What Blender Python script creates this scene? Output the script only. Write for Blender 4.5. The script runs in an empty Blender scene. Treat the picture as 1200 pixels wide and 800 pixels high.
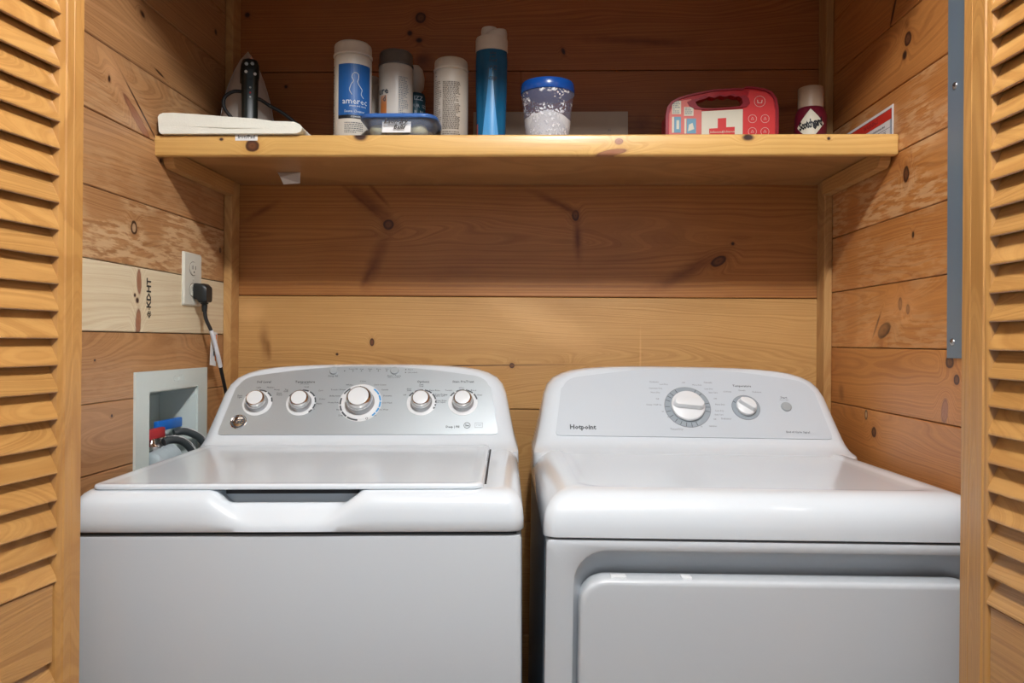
import bpy, bmesh, math, random
from mathutils import Vector, Matrix, noise
from math import sin, cos, pi, radians as rad, sqrt
SC = bpy.context.scene
COL = SC.collection

# ------------------------------------------------------------------ camera
CAM_H = 1.17
cam_d = bpy.data.cameras.new('camera')
cam = bpy.data.objects.new('camera', cam_d)
COL.objects.link(cam)
cam_d.sensor_width = 36.0
cam_d.lens = 27.0                     # 900 px focal length on a 1200 px frame
cam_d.clip_start = 0.02
psi, rho = rad(2.16), rad(0.45)
Fw = Vector((-sin(psi), cos(psi), 0)); R0 = Vector((cos(psi), sin(psi), 0)); U0 = Vector((0, 0, 1))
Rr = R0*cos(rho) + U0*sin(rho); Uu = U0*cos(rho) - R0*sin(rho)
cam.matrix_world = Matrix(((Rr.x, Uu.x, -Fw.x, 0), (Rr.y, Uu.y, -Fw.y, 0), (Rr.z, Uu.z, -Fw.z, CAM_H), (0, 0, 0, 1)))
SC.camera = cam

# ------------------------------------------------------------------ world and light
world = bpy.data.worlds.new('world'); SC.world = world
world.use_nodes = True
bg = world.node_tree.nodes['Background']
bg.inputs[0].default_value = (0.74, 0.87, 1.0, 1)
bg.inputs[1].default_value = 0.36

def lamp(name, kind, loc, energy, color, size=None, rot=None):
    l = bpy.data.lights.new(name, kind); l.energy = energy; l.color = color
    if kind == 'AREA':
        l.shape = 'DISK'; l.size = size
    else:
        l.shadow_soft_size = size
    o = bpy.data.objects.new(name, l); o.location = loc
    if rot: o.rotation_euler = rot
    COL.objects.link(o); return o
lamp('ceiling_lamp_light', 'POINT', (0.13, 0.30, 2.34), 66, (0.985, 0.985, 1.0), 0.055)

vs = SC.view_settings
vs.view_transform = 'Standard'; vs.look = 'None'; vs.gamma = 1.0; vs.exposure = 0.33
vs.use_curve_mapping = False

# ------------------------------------------------------------------ helpers
def nt_new(name):
    m = bpy.data.materials.new(name); m.use_nodes = True
    nt = m.node_tree; b = nt.nodes['Principled BSDF']
    return m, nt, b
def N(nt, typ, **kw):
    n = nt.nodes.new(typ)
    for k, v in kw.items(): setattr(n, k, v)
    return n
def mth(nt, op, a, b=None, c=None, clamp=False):
    n = nt.nodes.new('ShaderNodeMath'); n.operation = op; n.use_clamp = clamp
    for i, v in enumerate((a, b, c)):
        if v is None: continue
        if isinstance(v, (int, float)): n.inputs[i].default_value = v
        else: nt.links.new(v, n.inputs[i])
    return n.outputs[0]
def mixc(nt, f, a, b, blend='MIX'):
    n = nt.nodes.new('ShaderNodeMix'); n.data_type = 'RGBA'; n.blend_type = blend
    for i, v in ((0, f), (6, a), (7, b)):
        if isinstance(v, (int, float)): n.inputs[i].default_value = v
        elif isinstance(v, tuple): n.inputs[i].default_value = (*v[:3], 1)
        else: nt.links.new(v, n.inputs[i])
    return n.outputs[2]
def mrange(nt, v, a, b, c, d, smooth=False):
    n = nt.nodes.new('ShaderNodeMapRange')
    if smooth: n.interpolation_type = 'SMOOTHSTEP'
    nt.links.new(v, n.inputs[0])
    for i, x in enumerate((a, b, c, d)): n.inputs[i+1].default_value = x
    return n.outputs[0]

def plain(name, col, rough=0.5, metal=0.0, coat=0.0, bump=0.0, bscale=200, var=0.0, alpha=1.0, emit=0.0, trans=0.0, ior=1.45):
    m, nt, b = nt_new(name)
    b.inputs['Base Color'].default_value = (*col, 1)
    b.inputs['Roughness'].default_value = rough
    b.inputs['Metallic'].default_value = metal
    b.inputs['Coat Weight'].default_value = coat
    b.inputs['Coat Roughness'].default_value = 0.08
    b.inputs['Alpha'].default_value = alpha
    b.inputs['Transmission Weight'].default_value = trans
    b.inputs['IOR'].default_value = ior
    if emit:
        b.inputs['Emission Color'].default_value = (*col, 1); b.inputs['Emission Strength'].default_value = emit
    if bump or var:
        tc = N(nt, 'ShaderNodeTexCoord'); no = N(nt, 'ShaderNodeTexNoise')
        no.inputs['Scale'].default_value = bscale; no.inputs['Detail'].default_value = 3
        nt.links.new(tc.outputs['Object'], no.inputs['Vector'])
        if bump:
            bp = N(nt, 'ShaderNodeBump'); bp.inputs['Strength'].default_value = bump; bp.inputs['Distance'].default_value = 0.001
            nt.links.new(no.outputs[0], bp.inputs['Height']); nt.links.new(bp.outputs[0], b.inputs['Normal'])
        if var:
            c2 = tuple(x*(1-var) for x in col)
            nt.links.new(mixc(nt, no.outputs[0], tuple(min(1, x*(1+var*.5)) for x in col), c2), b.inputs['Base Color'])
    return m

WOODS = {}
def wood(name, light, dark, knots=(), seed=0.0, axis='X', scuff=0.0, contrast=1.0, ring=60.0, rough=0.42, coat=0.25,
         rings_dist=0.05, knotty=0.0, tint=0.0, bump=0.25):
    """pine: rings of the trunk cut lengthwise, bent around knots; coordinates are the plank's own (x along the grain, z across)"""
    m, nt, b = nt_new(name); L = nt.links
    tc = N(nt, 'ShaderNodeTexCoord')
    vec = tc.outputs['Object']
    if axis == 'Z':
        sx = N(nt, 'ShaderNodeSeparateXYZ'); L.new(vec, sx.inputs[0])
        cb = N(nt, 'ShaderNodeCombineXYZ'); L.new(sx.outputs[2], cb.inputs[0]); L.new(sx.outputs[1], cb.inputs[1]); L.new(sx.outputs[0], cb.inputs[2])
        vec = cb.outputs[0]
    if tint:
        oi = N(nt, 'ShaderNodeObjectInfo')
        cb = N(nt, 'ShaderNodeCombineXYZ'); L.new(mth(nt, 'MULTIPLY', oi.outputs['Random'], 7.0), cb.inputs[0]); L.new(mth(nt, 'MULTIPLY', oi.outputs['Random'], 0.13), cb.inputs[2])
        va = N(nt, 'ShaderNodeVectorMath', operation='ADD'); L.new(vec, va.inputs[0]); L.new(cb.outputs[0], va.inputs[1]); vec = va.outputs[0]
    sx = N(nt, 'ShaderNodeSeparateXYZ'); L.new(vec, sx.inputs[0])
    X, Y_, Z_ = sx.outputs
    # low noise that bends the rings
    mp = N(nt, 'ShaderNodeMapping'); mp.inputs['Scale'].default_value = (1.6, 3, 7); mp.inputs['Location'].default_value = (seed*3.7, seed, seed*1.3)
    L.new(vec, mp.inputs[0])
    n1 = N(nt, 'ShaderNodeTexNoise'); n1.inputs['Scale'].default_value = 1; n1.inputs['Detail'].default_value = 2; L.new(mp.outputs[0], n1.inputs['Vector'])
    rnd = random.Random(int(seed*1000)+5)
    zc = rnd.uniform(-.09, .09)
    dz = mth(nt, 'SUBTRACT', Z_, zc)
    dz2 = mth(nt, 'MULTIPLY', dz, dz)
    slope = mth(nt, 'MULTIPLY', X, rnd.uniform(-.06, .06))
    yc = mth(nt, 'ADD', mth(nt, 'ADD', slope, rings_dist), mth(nt, 'MULTIPLY', mth(nt, 'SUBTRACT', n1.outputs[0], .5), .12))
    d = mth(nt, 'SQRT', mth(nt, 'ADD', dz2, mth(nt, 'MULTIPLY', yc, yc)))
    infl = None; layers = []
    mpk = N(nt, 'ShaderNodeMapping'); mpk.inputs['Scale'].default_value = (30, 30, 60); L.new(vec, mpk.inputs[0])
    nk = N(nt, 'ShaderNodeTexNoise'); nk.inputs['Scale'].default_value = 1; nk.inputs['Detail'].default_value = 3; L.new(mpk.outputs[0], nk.inputs['Vector'])
    nk0 = mth(nt, 'SUBTRACT', nk.outputs[0], .5)
    for (kx, kz, rx, rz, ang, kind) in knots:
        mp2 = N(nt, 'ShaderNodeMapping'); mp2.vector_type = 'TEXTURE'
        mp2.inputs['Location'].default_value = (kx, 0, kz); mp2.inputs['Rotation'].default_value = (0, rad(-ang), 0); mp2.inputs['Scale'].default_value = (rx, 5, rz)
        L.new(vec, mp2.inputs[0])
        ln = N(nt, 'ShaderNodeVectorMath', operation='LENGTH'); L.new(mp2.outputs[0], ln.inputs[0])
        r = mth(nt, 'ADD', ln.outputs['Value'], mth(nt, 'MULTIPLY', nk0, .5 if kind != 'streak' else .9))
        if kind in ('knot', 'pale', 'red', 'eye'):
            rr = max(rx, rz)
            mr = mrange(nt, ln.outputs['Value'], 0, 4.0, min(.03, rr*1.6), 0, True)
            infl = mr if infl is None else mth(nt, 'ADD', infl, mr)
        layers.append((r, kind, nk0))
    if infl is not None: d = mth(nt, 'ADD', d, infl)
    rg = N(nt, 'ShaderNodeTexNoise', noise_dimensions='1D'); rg.inputs['Scale'].default_value = 1; rg.inputs['Detail'].default_value = 3; rg.inputs['Roughness'].default_value = .65
    L.new(mth(nt, 'ADD', mth(nt, 'MULTIPLY', d, ring*5.0), seed*11.0), rg.inputs['W'])
    g1 = mrange(nt, rg.outputs[0], .34, .68, 0, 1, True)
    # fine fibres
    mp3 = N(nt, 'ShaderNodeMapping'); mp3.inputs['Scale'].default_value = (9, 260, 260); mp3.inputs['Location'].default_value = (seed, 0, 0); L.new(vec, mp3.inputs[0])
    n3 = N(nt, 'ShaderNodeTexNoise'); n3.inputs['Scale'].default_value = 1; n3.inputs['Detail'].default_value = 3; L.new(mp3.outputs[0], n3.inputs['Vector'])
    # blotches
    mp4 = N(nt, 'ShaderNodeMapping'); mp4.inputs['Scale'].default_value = (4, 6, 12); mp4.inputs['Location'].default_value = (seed*2, 0, seed); L.new(vec, mp4.inputs[0])
    n4 = N(nt, 'ShaderNodeTexNoise'); n4.inputs['Scale'].default_value = 1; n4.inputs['Detail'].default_value = 4; L.new(mp4.outputs[0], n4.inputs['Vector'])
    fac = mth(nt, 'ADD', mth(nt, 'MULTIPLY', g1, .55*contrast), mth(nt, 'MULTIPLY', mth(nt, 'SUBTRACT', n3.outputs[0], .42), .5*contrast))
    fac = mth(nt, 'ADD', fac, mth(nt, 'MULTIPLY', mth(nt, 'SUBTRACT', n4.outputs[0], .45), .9*contrast), None, True)
    col = mixc(nt, fac, light, dark)
    if scuff:
        mp5 = N(nt, 'ShaderNodeMapping'); mp5.inputs['Scale'].default_value = (16, 40, 95); mp5.inputs['Location'].default_value = (seed*5, 0, 0); mp5.inputs['Rotation'].default_value = (0, .06, 0); L.new(vec, mp5.inputs[0])
        n5 = N(nt, 'ShaderNodeTexNoise'); n5.inputs['Scale'].default_value = 1; n5.inputs['Detail'].default_value = 5; n5.inputs['Roughness'].default_value = .6; L.new(mp5.outputs[0], n5.inputs['Vector'])
        n6 = N(nt, 'ShaderNodeTexNoise'); n6.inputs['Scale'].default_value = 5.5; n6.inputs['Detail'].default_value = 1; L.new(vec, n6.inputs['Vector'])
        s = mth(nt, 'MULTIPLY', mrange(nt, n5.outputs[0], .44, .56, 0, 1, True), mrange(nt, n6.outputs[0], .38, .50, 0, scuff, True))
        col = mixc(nt, s, col, tuple(min(1, a*.5+bb) for a, bb in zip(light, (.42, .33, .20))))
    for r, kind, _ in layers:
        cr = N(nt, 'ShaderNodeValToRGB'); el = cr.color_ramp.elements
        fr = mth(nt, 'MULTIPLY', r, .4)
        def stops(lst):
            el[0].position = lst[0][0]; el[0].color = lst[0][1]; el[1].position = lst[-1][0]; el[1].color = lst[-1][1]
            for p, c in lst[1:-1]:
                e = el.new(p); e.color = c
        D_ = tuple(dark)
        if kind == 'knot':
            stops([(0, (.10, .036, .014, 1)), (.14, (.17, .065, .024, 1)), (.27, (.11, .038, .015, 1)), (.37, (.045, .014, .008, 1)), (.43, (.06, .02, .01, .85)), (.50, (*D_, .45)), (.9, (*D_, 0))])
        elif kind == 'eye':
            stops([(0, (.03, .012, .007, 1)), (.3, (.05, .018, .01, 1)), (.42, (.10, .035, .015, .7)), (.6, (*D_, .3)), (.95, (*D_, 0))])
        elif kind == 'pale':
            stops([(0, (.50, .34, .20, 1)), (.25, (.42, .27, .15, 1)), (.32, (.05, .02, .01, 1)), (.42, (.05, .02, .01, .9)), (.50, (*D_, .3)), (.9, (*D_, 0))])
        elif kind == 'red':
            stops([(0, (.30, .11, .055, .95)), (.28, (.33, .13, .065, .9)), (.38, (.22, .075, .04, .9)), (.44, (.3, .13, .06, .3)), (.6, (*D_, 0))])
        elif kind == 'streak':
            stops([(0, tuple(x*q for x, q in zip(D_, (.5, .4, .32)))+(.75,)), (.2, tuple(x*q for x, q in zip(D_, (.6, .5, .42)))+(.5,)), (.5, (*D_, 0))])
        elif kind == 'light':
            stops([(0, tuple(min(1, x*1.3+.06) for x in light)+(.42,)), (.25, tuple(min(1, x*1.3+.05) for x in light)+(.25,)), (.5, (*light, 0))])
        L.new(fr, cr.inputs[0])
        col = mixc(nt, cr.outputs[1], col, cr.outputs[0])
    if tint:
        hs = N(nt, 'ShaderNodeHueSaturation')
        oi = N(nt, 'ShaderNodeObjectInfo')
        L.new(mrange(nt, oi.outputs['Random'], 0, 1, 1-tint, 1+tint), hs.inputs['Value']); L.new(col, hs.inputs['Color']); col = hs.outputs[0]
    L.new(col, b.inputs['Base Color'])
    b.inputs['Roughness'].default_value = rough
    b.inputs['Coat Weight'].default_value = coat; b.inputs['Coat Roughness'].default_value = .25
    bp = N(nt, 'ShaderNodeBump'); bp.inputs['Strength'].default_value = bump; bp.inputs['Distance'].default_value = .0012
    L.new(mth(nt, 'ADD', n3.outputs[0], mth(nt, 'MULTIPLY', g1, -.4)), bp.inputs['Height']); L.new(bp.outputs[0], b.inputs['Normal'])
    return m

def obj(name, bm, mat, parent=None, smooth=None, loc=None, rot=None, label=None):
    me = bpy.data.meshes.new(name)
    bmesh.ops.recalc_face_normals(bm, faces=bm.faces)
    if smooth is not None:
        for f in bm.faces: f.smooth = True
        for e in bm.edges:
            if len(e.link_faces) == 2 and e.calc_face_angle(0) > rad(smooth): e.smooth = False
    bm.to_mesh(me); bm.free()
    if mat: me.materials.append(mat)
    o = bpy.data.objects.new(name, me); COL.objects.link(o)
    if parent: o.parent = parent
    if loc: o.location = loc
    if rot: o.rotation_euler = rot
    if label: o['label'] = label
    return o
def empty(name, loc=(0, 0, 0), rot=(0, 0, 0), parent=None):
    o = bpy.data.objects.new(name, None); o.empty_display_size = .05; COL.objects.link(o); o.location = loc; o.rotation_euler = rot
    if parent: o.parent = parent
    return o
def tag(o, label, cat, group=None):
    o['label'] = label; o['category'] = cat
    if group: o['group'] = group
    return o
def thing(name, label, cat, loc=(0, 0, 0), rot=(0, 0, 0), group=None):
    return tag(empty(name, loc, rot), label, cat, group)
def struct(o): o['kind'] = 'structure'; return o

def box(bm, x0, x1, y0, y1, z0, z1, bev=0.0, seg=1, M=None):
    vs_ = [bm.verts.new((x, y, z)) for x in (x0, x1) for y in (y0, y1) for z in (z0, z1)]
    fs = [(0, 1, 3, 2), (4, 6, 7, 5), (0, 4, 5, 1), (2, 3, 7, 6), (0, 2, 6, 4), (1, 5, 7, 3)]
    ff = [bm.faces.new([vs_[i] for i in f]) for f in fs]
    out = vs_
    if bev:
        es = list({e for f in ff for e in f.edges})
        r = bmesh.ops.bevel(bm, geom=es, offset=bev, segments=seg, affect='EDGES', profile=.5)
        out = list({v for f in r['faces'] for v in f.verts} | {v for v in vs_ if v.is_valid})
    if M: bmesh.ops.transform(bm, matrix=M, verts=[v for v in out if v.is_valid])
    return bm
def bx(*a, **k): return box(bmesh.new(), *a, **k)

def loft(bm, loops, cap0=True, cap1=True, closed=True):
    rows = [[bm.verts.new(p) for p in l] for l in loops]
    n = len(rows[0])
    for a, b_ in zip(rows, rows[1:]):
        for i in range(n if closed else n-1):
            j = (i+1) % n
            bm.faces.new((a[i], a[j], b_[j], b_[i]))
    if cap0: bm.faces.new(rows[0][::-1])
    if cap1: bm.faces.new(rows[-1])
    return rows
def lathe(bm, prof, n=32, cap0=True, cap1=True, c=(0, 0), sx=1, sy=1):
    loft(bm, [[(c[0]+r*sx*cos(2*pi*i/n), c[1]+r*sy*sin(2*pi*i/n), z) for i in range(n)] for r, z in prof], cap0, cap1)
    return bm
def rrect(hw0, hw1, y0, y1, rc, z, nx=1, ns=6, plane='xy'):
    """rounded rectangle loop x in [hw0,hw1], y in [y0,y1]; nx samples along the y0 side"""
    pts = []
    rc = max(1e-5, min(rc, (hw1-hw0)/2-1e-5, (y1-y0)/2-1e-5))
    for i in range(nx+1): pts.append((hw0+rc+(hw1-hw0-2*rc)*i/nx, y0))
    for cx, cy, a0 in ((hw1-rc, y0+rc, -90), (hw1-rc, y1-rc, 0), (hw0+rc, y1-rc, 90), (hw0+rc, y0+rc, 180)):
        for i in range(ns+1):
            if a0 == -90 and i == 0: continue
            if a0 == 180 and i == ns: continue
            a = rad(a0+90*i/ns); pts.append((cx+rc*cos(a), cy+rc*sin(a)))
    if plane == 'xy': return [(x, y, z) for x, y in pts]
    return [(x, z, y) for x, y in pts]      # 'xz': y is depth
def tube(bm, pts, r, n=10, cap=True, rad_fn=None):
    P = [Vector(p) for p in pts]; loops = []
    up = Vector((0, 0, 1)); prev = None
    for i, p in enumerate(P):
        t = (P[min(i+1, len(P)-1)]-P[max(i-1, 0)]).normalized()
        a = prev if prev else (up if abs(t.dot(up)) < .9 else Vector((1, 0, 0)))
        u = (a-t*a.dot(t)).normalized(); prev = u; w = t.cross(u)
        rr = rad_fn(i/(len(P)-1)) if rad_fn else r
        loops.append([p+(u*cos(2*pi*k/n)+w*sin(2*pi*k/n))*rr for k in range(n)])
    loft(bm, loops, cap, cap); return bm
def spline(pts, k=8):
    P = [Vector(p) for p in pts]; P = [P[0]*2-P[1]]+P+[P[-1]*2-P[-2]]; out = []
    for i in range(1, len(P)-2):
        for j in range(k):
            t = j/k; a, b_, c, d = P[i-1:i+3]
            out.append(.5*((2*b_)+(c-a)*t+(2*a-5*b_+4*c-d)*t*t+(3*b_-a-3*c+d)*t**3))
    out.append(P[-2]); return out
def plate(outer, holes, y0, y1, plane='xz'):
    """flat polygon with holes, given depth from y0 (front) to y1"""
    bm = bmesh.new(); es = []
    for lp in [outer]+list(holes):
        v = [bm.verts.new((p[0], y0, p[1])) for p in lp]
        es += [bm.edges.new((v[i], v[(i+1) % len(v)])) for i in range(len(v))]
    bmesh.ops.triangle_fill(bm, edges=es, use_beauty=True)
    r = bmesh.ops.extrude_face_region(bm, geom=list(bm.faces))
    bmesh.ops.translate(bm, vec=(0, y1-y0, 0), verts=[g for g in r['geom'] if isinstance(g, bmesh.types.BMVert)])
    if plane == 'xy':
        for v in bm.verts: v.co = Vector((v.co.x, v.co.z, -v.co.y))
    return bm
def circ(cx, cy, r, n=24, sy=1): return [(cx+r*cos(2*pi*i/n), cy+r*sy*sin(2*pi*i/n)) for i in range(n)]
def frame_uvn(yaw=0): pass

def text_bm(s, size, depth=.0003, align='CENTER', shear=0.0, bold=0.0, sp=1.0, lines=1.0):
    cu = bpy.data.curves.new('t', 'FONT'); cu.body = s; cu.size = size; cu.extrude = depth; cu.align_x = align; cu.align_y = 'CENTER'
    cu.resolution_u = 1; cu.shear = shear; cu.offset = bold; cu.space_character = sp; cu.space_line = lines
    o = bpy.data.objects.new('t', cu); COL.objects.link(o)
    dg = bpy.context.evaluated_depsgraph_get(); me = bpy.data.meshes.new_from_object(o.evaluated_get(dg))
    bm = bmesh.new(); bm.from_mesh(me)
    bpy.data.objects.remove(o); bpy.data.curves.remove(cu); bpy.data.meshes.remove(me)
    return bm     # lies in xy, facing +z
def text(s, size, mat, parent, loc=(0, 0, 0), rot=(pi/2, 0, 0), name='lettering', **k):
    return obj(name, text_bm(s, size, **k), mat, parent, loc=loc, rot=rot)
def join_bm(dst, src, M=None):
    if M: bmesh.ops.transform(src, matrix=M, verts=src.verts)
    me = bpy.data.meshes.new('tmp'); src.to_mesh(me); src.free(); dst.from_mesh(me); bpy.data.meshes.remove(me)
def bend(bm, R, phi0=0.0, off=.0004):
    """flat xy drawing (facing +z) wrapped on an upright cylinder of radius R, centred on the side facing -y"""
    for v in bm.verts:
        a = v.co.x/R+phi0; r = R+off+v.co.z
        v.co = Vector((r*sin(a), -r*cos(a), v.co.y))
    return bm
def grid_rect(x0, x1, y0, y1, nx=12, z0=0, z1=.0003):
    bm = bmesh.new()
    loft(bm, [[(x0+(x1-x0)*i/nx, y0, z0), (x0+(x1-x0)*i/nx, y1, z0), (x0+(x1-x0)*i/nx, y1, z1), (x0+(x1-x0)*i/nx, y0, z1)] for i in range(nx+1)])
    return bm
def fineprint(bm, x0, x1, y0, y1, dy, h, rnd, z=.0002):
    y = y1
    while y > y0:
        x = x0; xe = x1 if rnd.random() > .2 else x0+(x1-x0)*rnd.uniform(.5, .9)
        while x < xe:
            w = rnd.uniform(.0015, .0055)
            if x+w > xe: break
            v = [bm.verts.new(p) for p in ((x, y-h, z), (x+w, y-h, z), (x+w, y, z), (x, y, z))]; bm.faces.new(v); x += w+.0012
        y -= dy
    return bm

# ------------------------------------------------------------------ plain materials
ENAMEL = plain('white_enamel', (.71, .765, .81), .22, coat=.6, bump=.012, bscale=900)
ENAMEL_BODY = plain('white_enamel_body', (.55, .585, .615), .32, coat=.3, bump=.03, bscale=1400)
PLASTIC_W = plain('white_plastic', (.77, .79, .80), .3, coat=.2)
SILVER = plain('silver_panel', (.53, .585, .615), .36, metal=.6, bump=.02, bscale=1800, var=.03)
DRYPANEL = plain('pale_grey_panel', (.56, .61, .655), .35)
CHROME = plain('chrome', (.82, .80, .78), .09, metal=1.0)
STEEL = plain('brushed_steel', (.5, .5, .5), .35, metal=1.0)
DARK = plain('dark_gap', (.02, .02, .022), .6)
INK = plain('dark_grey_ink', (.07, .08, .09), .6)
INK2 = plain('mid_grey_ink', (.22, .24, .26), .6)
GREYBTN = plain('grey_button', (.36, .39, .40), .35)
SLATE = plain('slate_side_panel', (.20, .26, .32), .3, metal=.3)
BLUEINK = plain('blue_ink', (.06, .33, .66), .5)
BLACKP = plain('black_plastic', (.016, .018, .018), .38)
RUBBER = plain('black_rubber', (.018, .018, .019), .5)
IVORY = plain('ivory_plastic', (.67, .66, .57), .35)
BOXW = plain('greenish_white_plastic', (.66, .74, .71), .45, var=.05, bscale=18)
PAPER = plain('white_paper', (.78, .78, .77), .8)
CREAM = plain('cream_plastic', (.66, .60, .51), .42)

# ------------------------------------------------------------------ wood tones
W_L, W_D = (.50, .262, .110), (.285, .122, .042)         # aged side wall boards
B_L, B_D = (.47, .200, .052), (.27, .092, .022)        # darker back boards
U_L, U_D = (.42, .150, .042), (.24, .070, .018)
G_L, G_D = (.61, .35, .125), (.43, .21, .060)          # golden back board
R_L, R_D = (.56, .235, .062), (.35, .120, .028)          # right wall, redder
D_L, D_D = (.53, .275, .080), (.33, .140, .032)          # varnished doors and shelf edge

# ------------------------------------------------------------------ setting: walls of planks
def wall(name, loc, ang, x0, x1, z0=0.0, z1=2.50):
    w = struct(obj(name, bx(x0, x1, .11, .14, z0, z1), plain(name+'_backing', (.09, .06, .04), .9), loc=loc, rot=(0, 0, ang)))
    return w
def plank(parent, x0, x1, z0, z1, mats, knots=(), notch=None, label=None, y=0.0, **kw):
    cx, cz = (x0+x1)/2, (z0+z1)/2
    ks = [(k[0]-cx, k[1]-cz, *k[2:]) for k in knots]
    m = wood('pine_plank', mats[0], mats[1], ks, seed=(cx*3.1+cz*7.7) % 5+.3, **kw)
    g = .0009
    if notch:
        a, b_, zt = notch
        ol = [(x0-cx, z0+g-cz), (a-cx, z0+g-cz), (a-cx, zt-cz), (b_-cx, zt-cz), (b_-cx, z0+g-cz), (x1-cx, z0+g-cz), (x1-cx, z1-g-cz), (x0-cx, z1-g-cz)]
        bm = plate(ol, [], 0, .018)
    else:
        bm = bx(x0-cx, x1-cx, 0, .018, z0-cz+g, z1-cz-g, bev=.0016)
    return obj('plank', bm, m, parent, loc=(cx, y, cz), label=label)

XL0, XL1 = -.87, .05
wl = wall('wall_left', (-.798, 1.9, 0), rad(88.85), XL0-.03, XL1+.12)
plank(wl, XL0, XL1, 2.26, 2.50, (W_L, W_D))
plank(wl, XL0, XL1, 2.125, 2.26, (W_L, W_D))
plank(wl, XL0, XL1, 1.985, 2.125, (W_L, W_D))
plank(wl, XL0, XL1, 1.85, 1.985, (W_L, W_D), [(-.054, 1.919, .006, .006, 0, 'eye')])
plank(wl, XL0, XL1, 1.713, 1.85, (W_L, W_D), [(-.385, 1.822, .008, .005, -20, 'eye'), (-.317, 1.727, .018, .002, -10, 'eye'), (-.4, 1.775, .35, .004, 2, 'light')])
plank(wl, XL0, XL1, 1.58, 1.713, (tuple(x*1.05 for x in W_L), W_D), [(-.493, 1.664, .020, .020, 0, 'light'), (-.47, 1.66, .10, .035, -35, 'light'), (-.498, 1.654, .004, .006, 0, 'eye'),
      (-.40, 1.607, .062, .010, -34, 'red'), (-.38, 1.622, .075, .002, -36, 'eye')], scuff=.25)
plank(wl, XL0, XL1, 1.443, 1.58, (W_L, W_D), [(-.31, 1.545, .004, .004, 0, 'eye')], scuff=.2, ring=38)
plank(wl, XL0, XL1, 1.313, 1.443, (W_L, W_D), [(-.41, 1.389, .010, .012, 0, 'pale'), (-.02, 1.391, .006, .006, 0, 'knot')], scuff=.8)
plank(wl, XL0, XL1, 1.182, 1.313, ((.76, .66, .46), (.58, .42, .23)), [(-.39, 1.284, .008, .024, 3, 'red'), (-.392, 1.203, .009, .026, -3, 'red'), (-.405, 1.256, .0035, .0035, 0, 'eye'), (-.396, 1.246, .005, .005, 0, 'eye')],
      contrast=.75, coat=0, rough=.6, ring=26, label='pale unvarnished pine plank with a stamped mark')
plank(wl, XL0, XL1, 1.052, 1.182, (W_L, W_D), [(-.536, 1.13, .003, .002, 0, 'eye')], notch=(-.36, -.142, 1.0625), scuff=.12)
plank(wl, XL0, -.36, .923, 1.052, (W_L, W_D), [(-.481, 1.024, .003, .003, 0, 'eye')], ring=30)
plank(wl, -.142, XL1, .923, 1.052, (W_L, W_D))
plank(wl, XL0, -.36, .79, .923, (W_L, W_D)); plank(wl, -.142, XL1, .79, .923, (W_L, W_D))
z = .79
while z > .05:
    plank(wl, XL0, XL1, max(0, z-.132), z, (W_L, W_D)); z -= .132
INKB = plain('stamp_ink', (.04, .035, .03), .7)
text('KDHT', .0225, INKB, wl, (-.353, -.0006, 1.263), (pi/2, pi/2*-1, 0), name='stamp', depth=.0002, bold=.0006)
text('@-', .017, INKB, wl, (-.353, -.0006, 1.222), (pi/2, -pi/2, 0), name='stamp', depth=.0002)

XR0, XR1 = -.05, .87
wr = wall('wall_right', (.708, 1.9, 0), rad(-88.92), XR0-.12, XR1+.03)
rows = [2.50, 2.35, 2.22, 2.087, 1.955, 1.823, 1.688, 1.557, 1.427, 1.295, 1.162, 1.029, .897, .765, .633, .5, .368, .236, .104, 0]
RK = {1.955: [(.304, 1.85, .03, .004, 62, 'eye')],
      1.823: [(.365, 1.77, .012, .012, 0, 'knot'), (.352, 1.742, .008, .008, 0, 'eye'), (.36, 1.80, .012, .012, 0, 'streak')],
      1.557: [(.362, 1.505, .010, .014, 0, 'knot')],
      1.427: [(.391, 1.382, .004, .006, 0, 'eye')],
      1.295: [(.342, 1.251, .007, .012, 0, 'knot'), (.373, 1.239, .006, .009, 0, 'knot'), (.274, 1.199, .026, .013, 20, 'knot'), (.24, 1.21, .025, .003, 55, 'eye'), (.35, 1.245, .09, .045, 0, 'light'), (.20, 1.19, .10, .03, 20, 'light')],
      1.162: [(.523, 1.14, .012, .010, 0, 'knot'), (.545, 1.11, .008, .008, 0, 'knot'), (.508, 1.052, .010, .022, -8, 'red'), (.06, 1.055, .018, .024, 20, 'streak')],
      1.029: [(.231, .983, .010, .010, 0, 'knot'), (.193, 1.016, .006, .010, 0, 'pale')]}
for zt, zb in zip(rows, rows[1:]):
    plank(wr, XR0, XR1, zb, zt, (R_L, R_D), RK.get(zt, []), scuff={1.688: .55, 1.557: .6, 1.427: .3, 1.295: .3}.get(zt, .0), ring={1.823: 40, 1.295: 34}.get(zt, 55))

XB0, XB1 = -.83, .74
wb = wall('wall_back', (0, 1.95, 0), 0, XB0-.1, XB1+.1)
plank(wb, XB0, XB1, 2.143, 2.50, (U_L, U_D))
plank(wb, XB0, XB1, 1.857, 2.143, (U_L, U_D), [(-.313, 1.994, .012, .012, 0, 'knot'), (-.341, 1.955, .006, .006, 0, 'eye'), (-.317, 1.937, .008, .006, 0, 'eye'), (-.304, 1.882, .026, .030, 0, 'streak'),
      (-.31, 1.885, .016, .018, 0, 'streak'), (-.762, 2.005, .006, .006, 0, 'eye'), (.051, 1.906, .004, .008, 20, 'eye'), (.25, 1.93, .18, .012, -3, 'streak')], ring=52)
plank(wb, XB0, -.056, 1.57, 1.857, (U_L, U_D), [(-.099, 1.72, .05, .02, 0, 'streak'), (-.66, 1.82, .004, .004, 0, 'eye'), (-.44, 1.76, .02, .02, 0, 'streak')])
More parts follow.
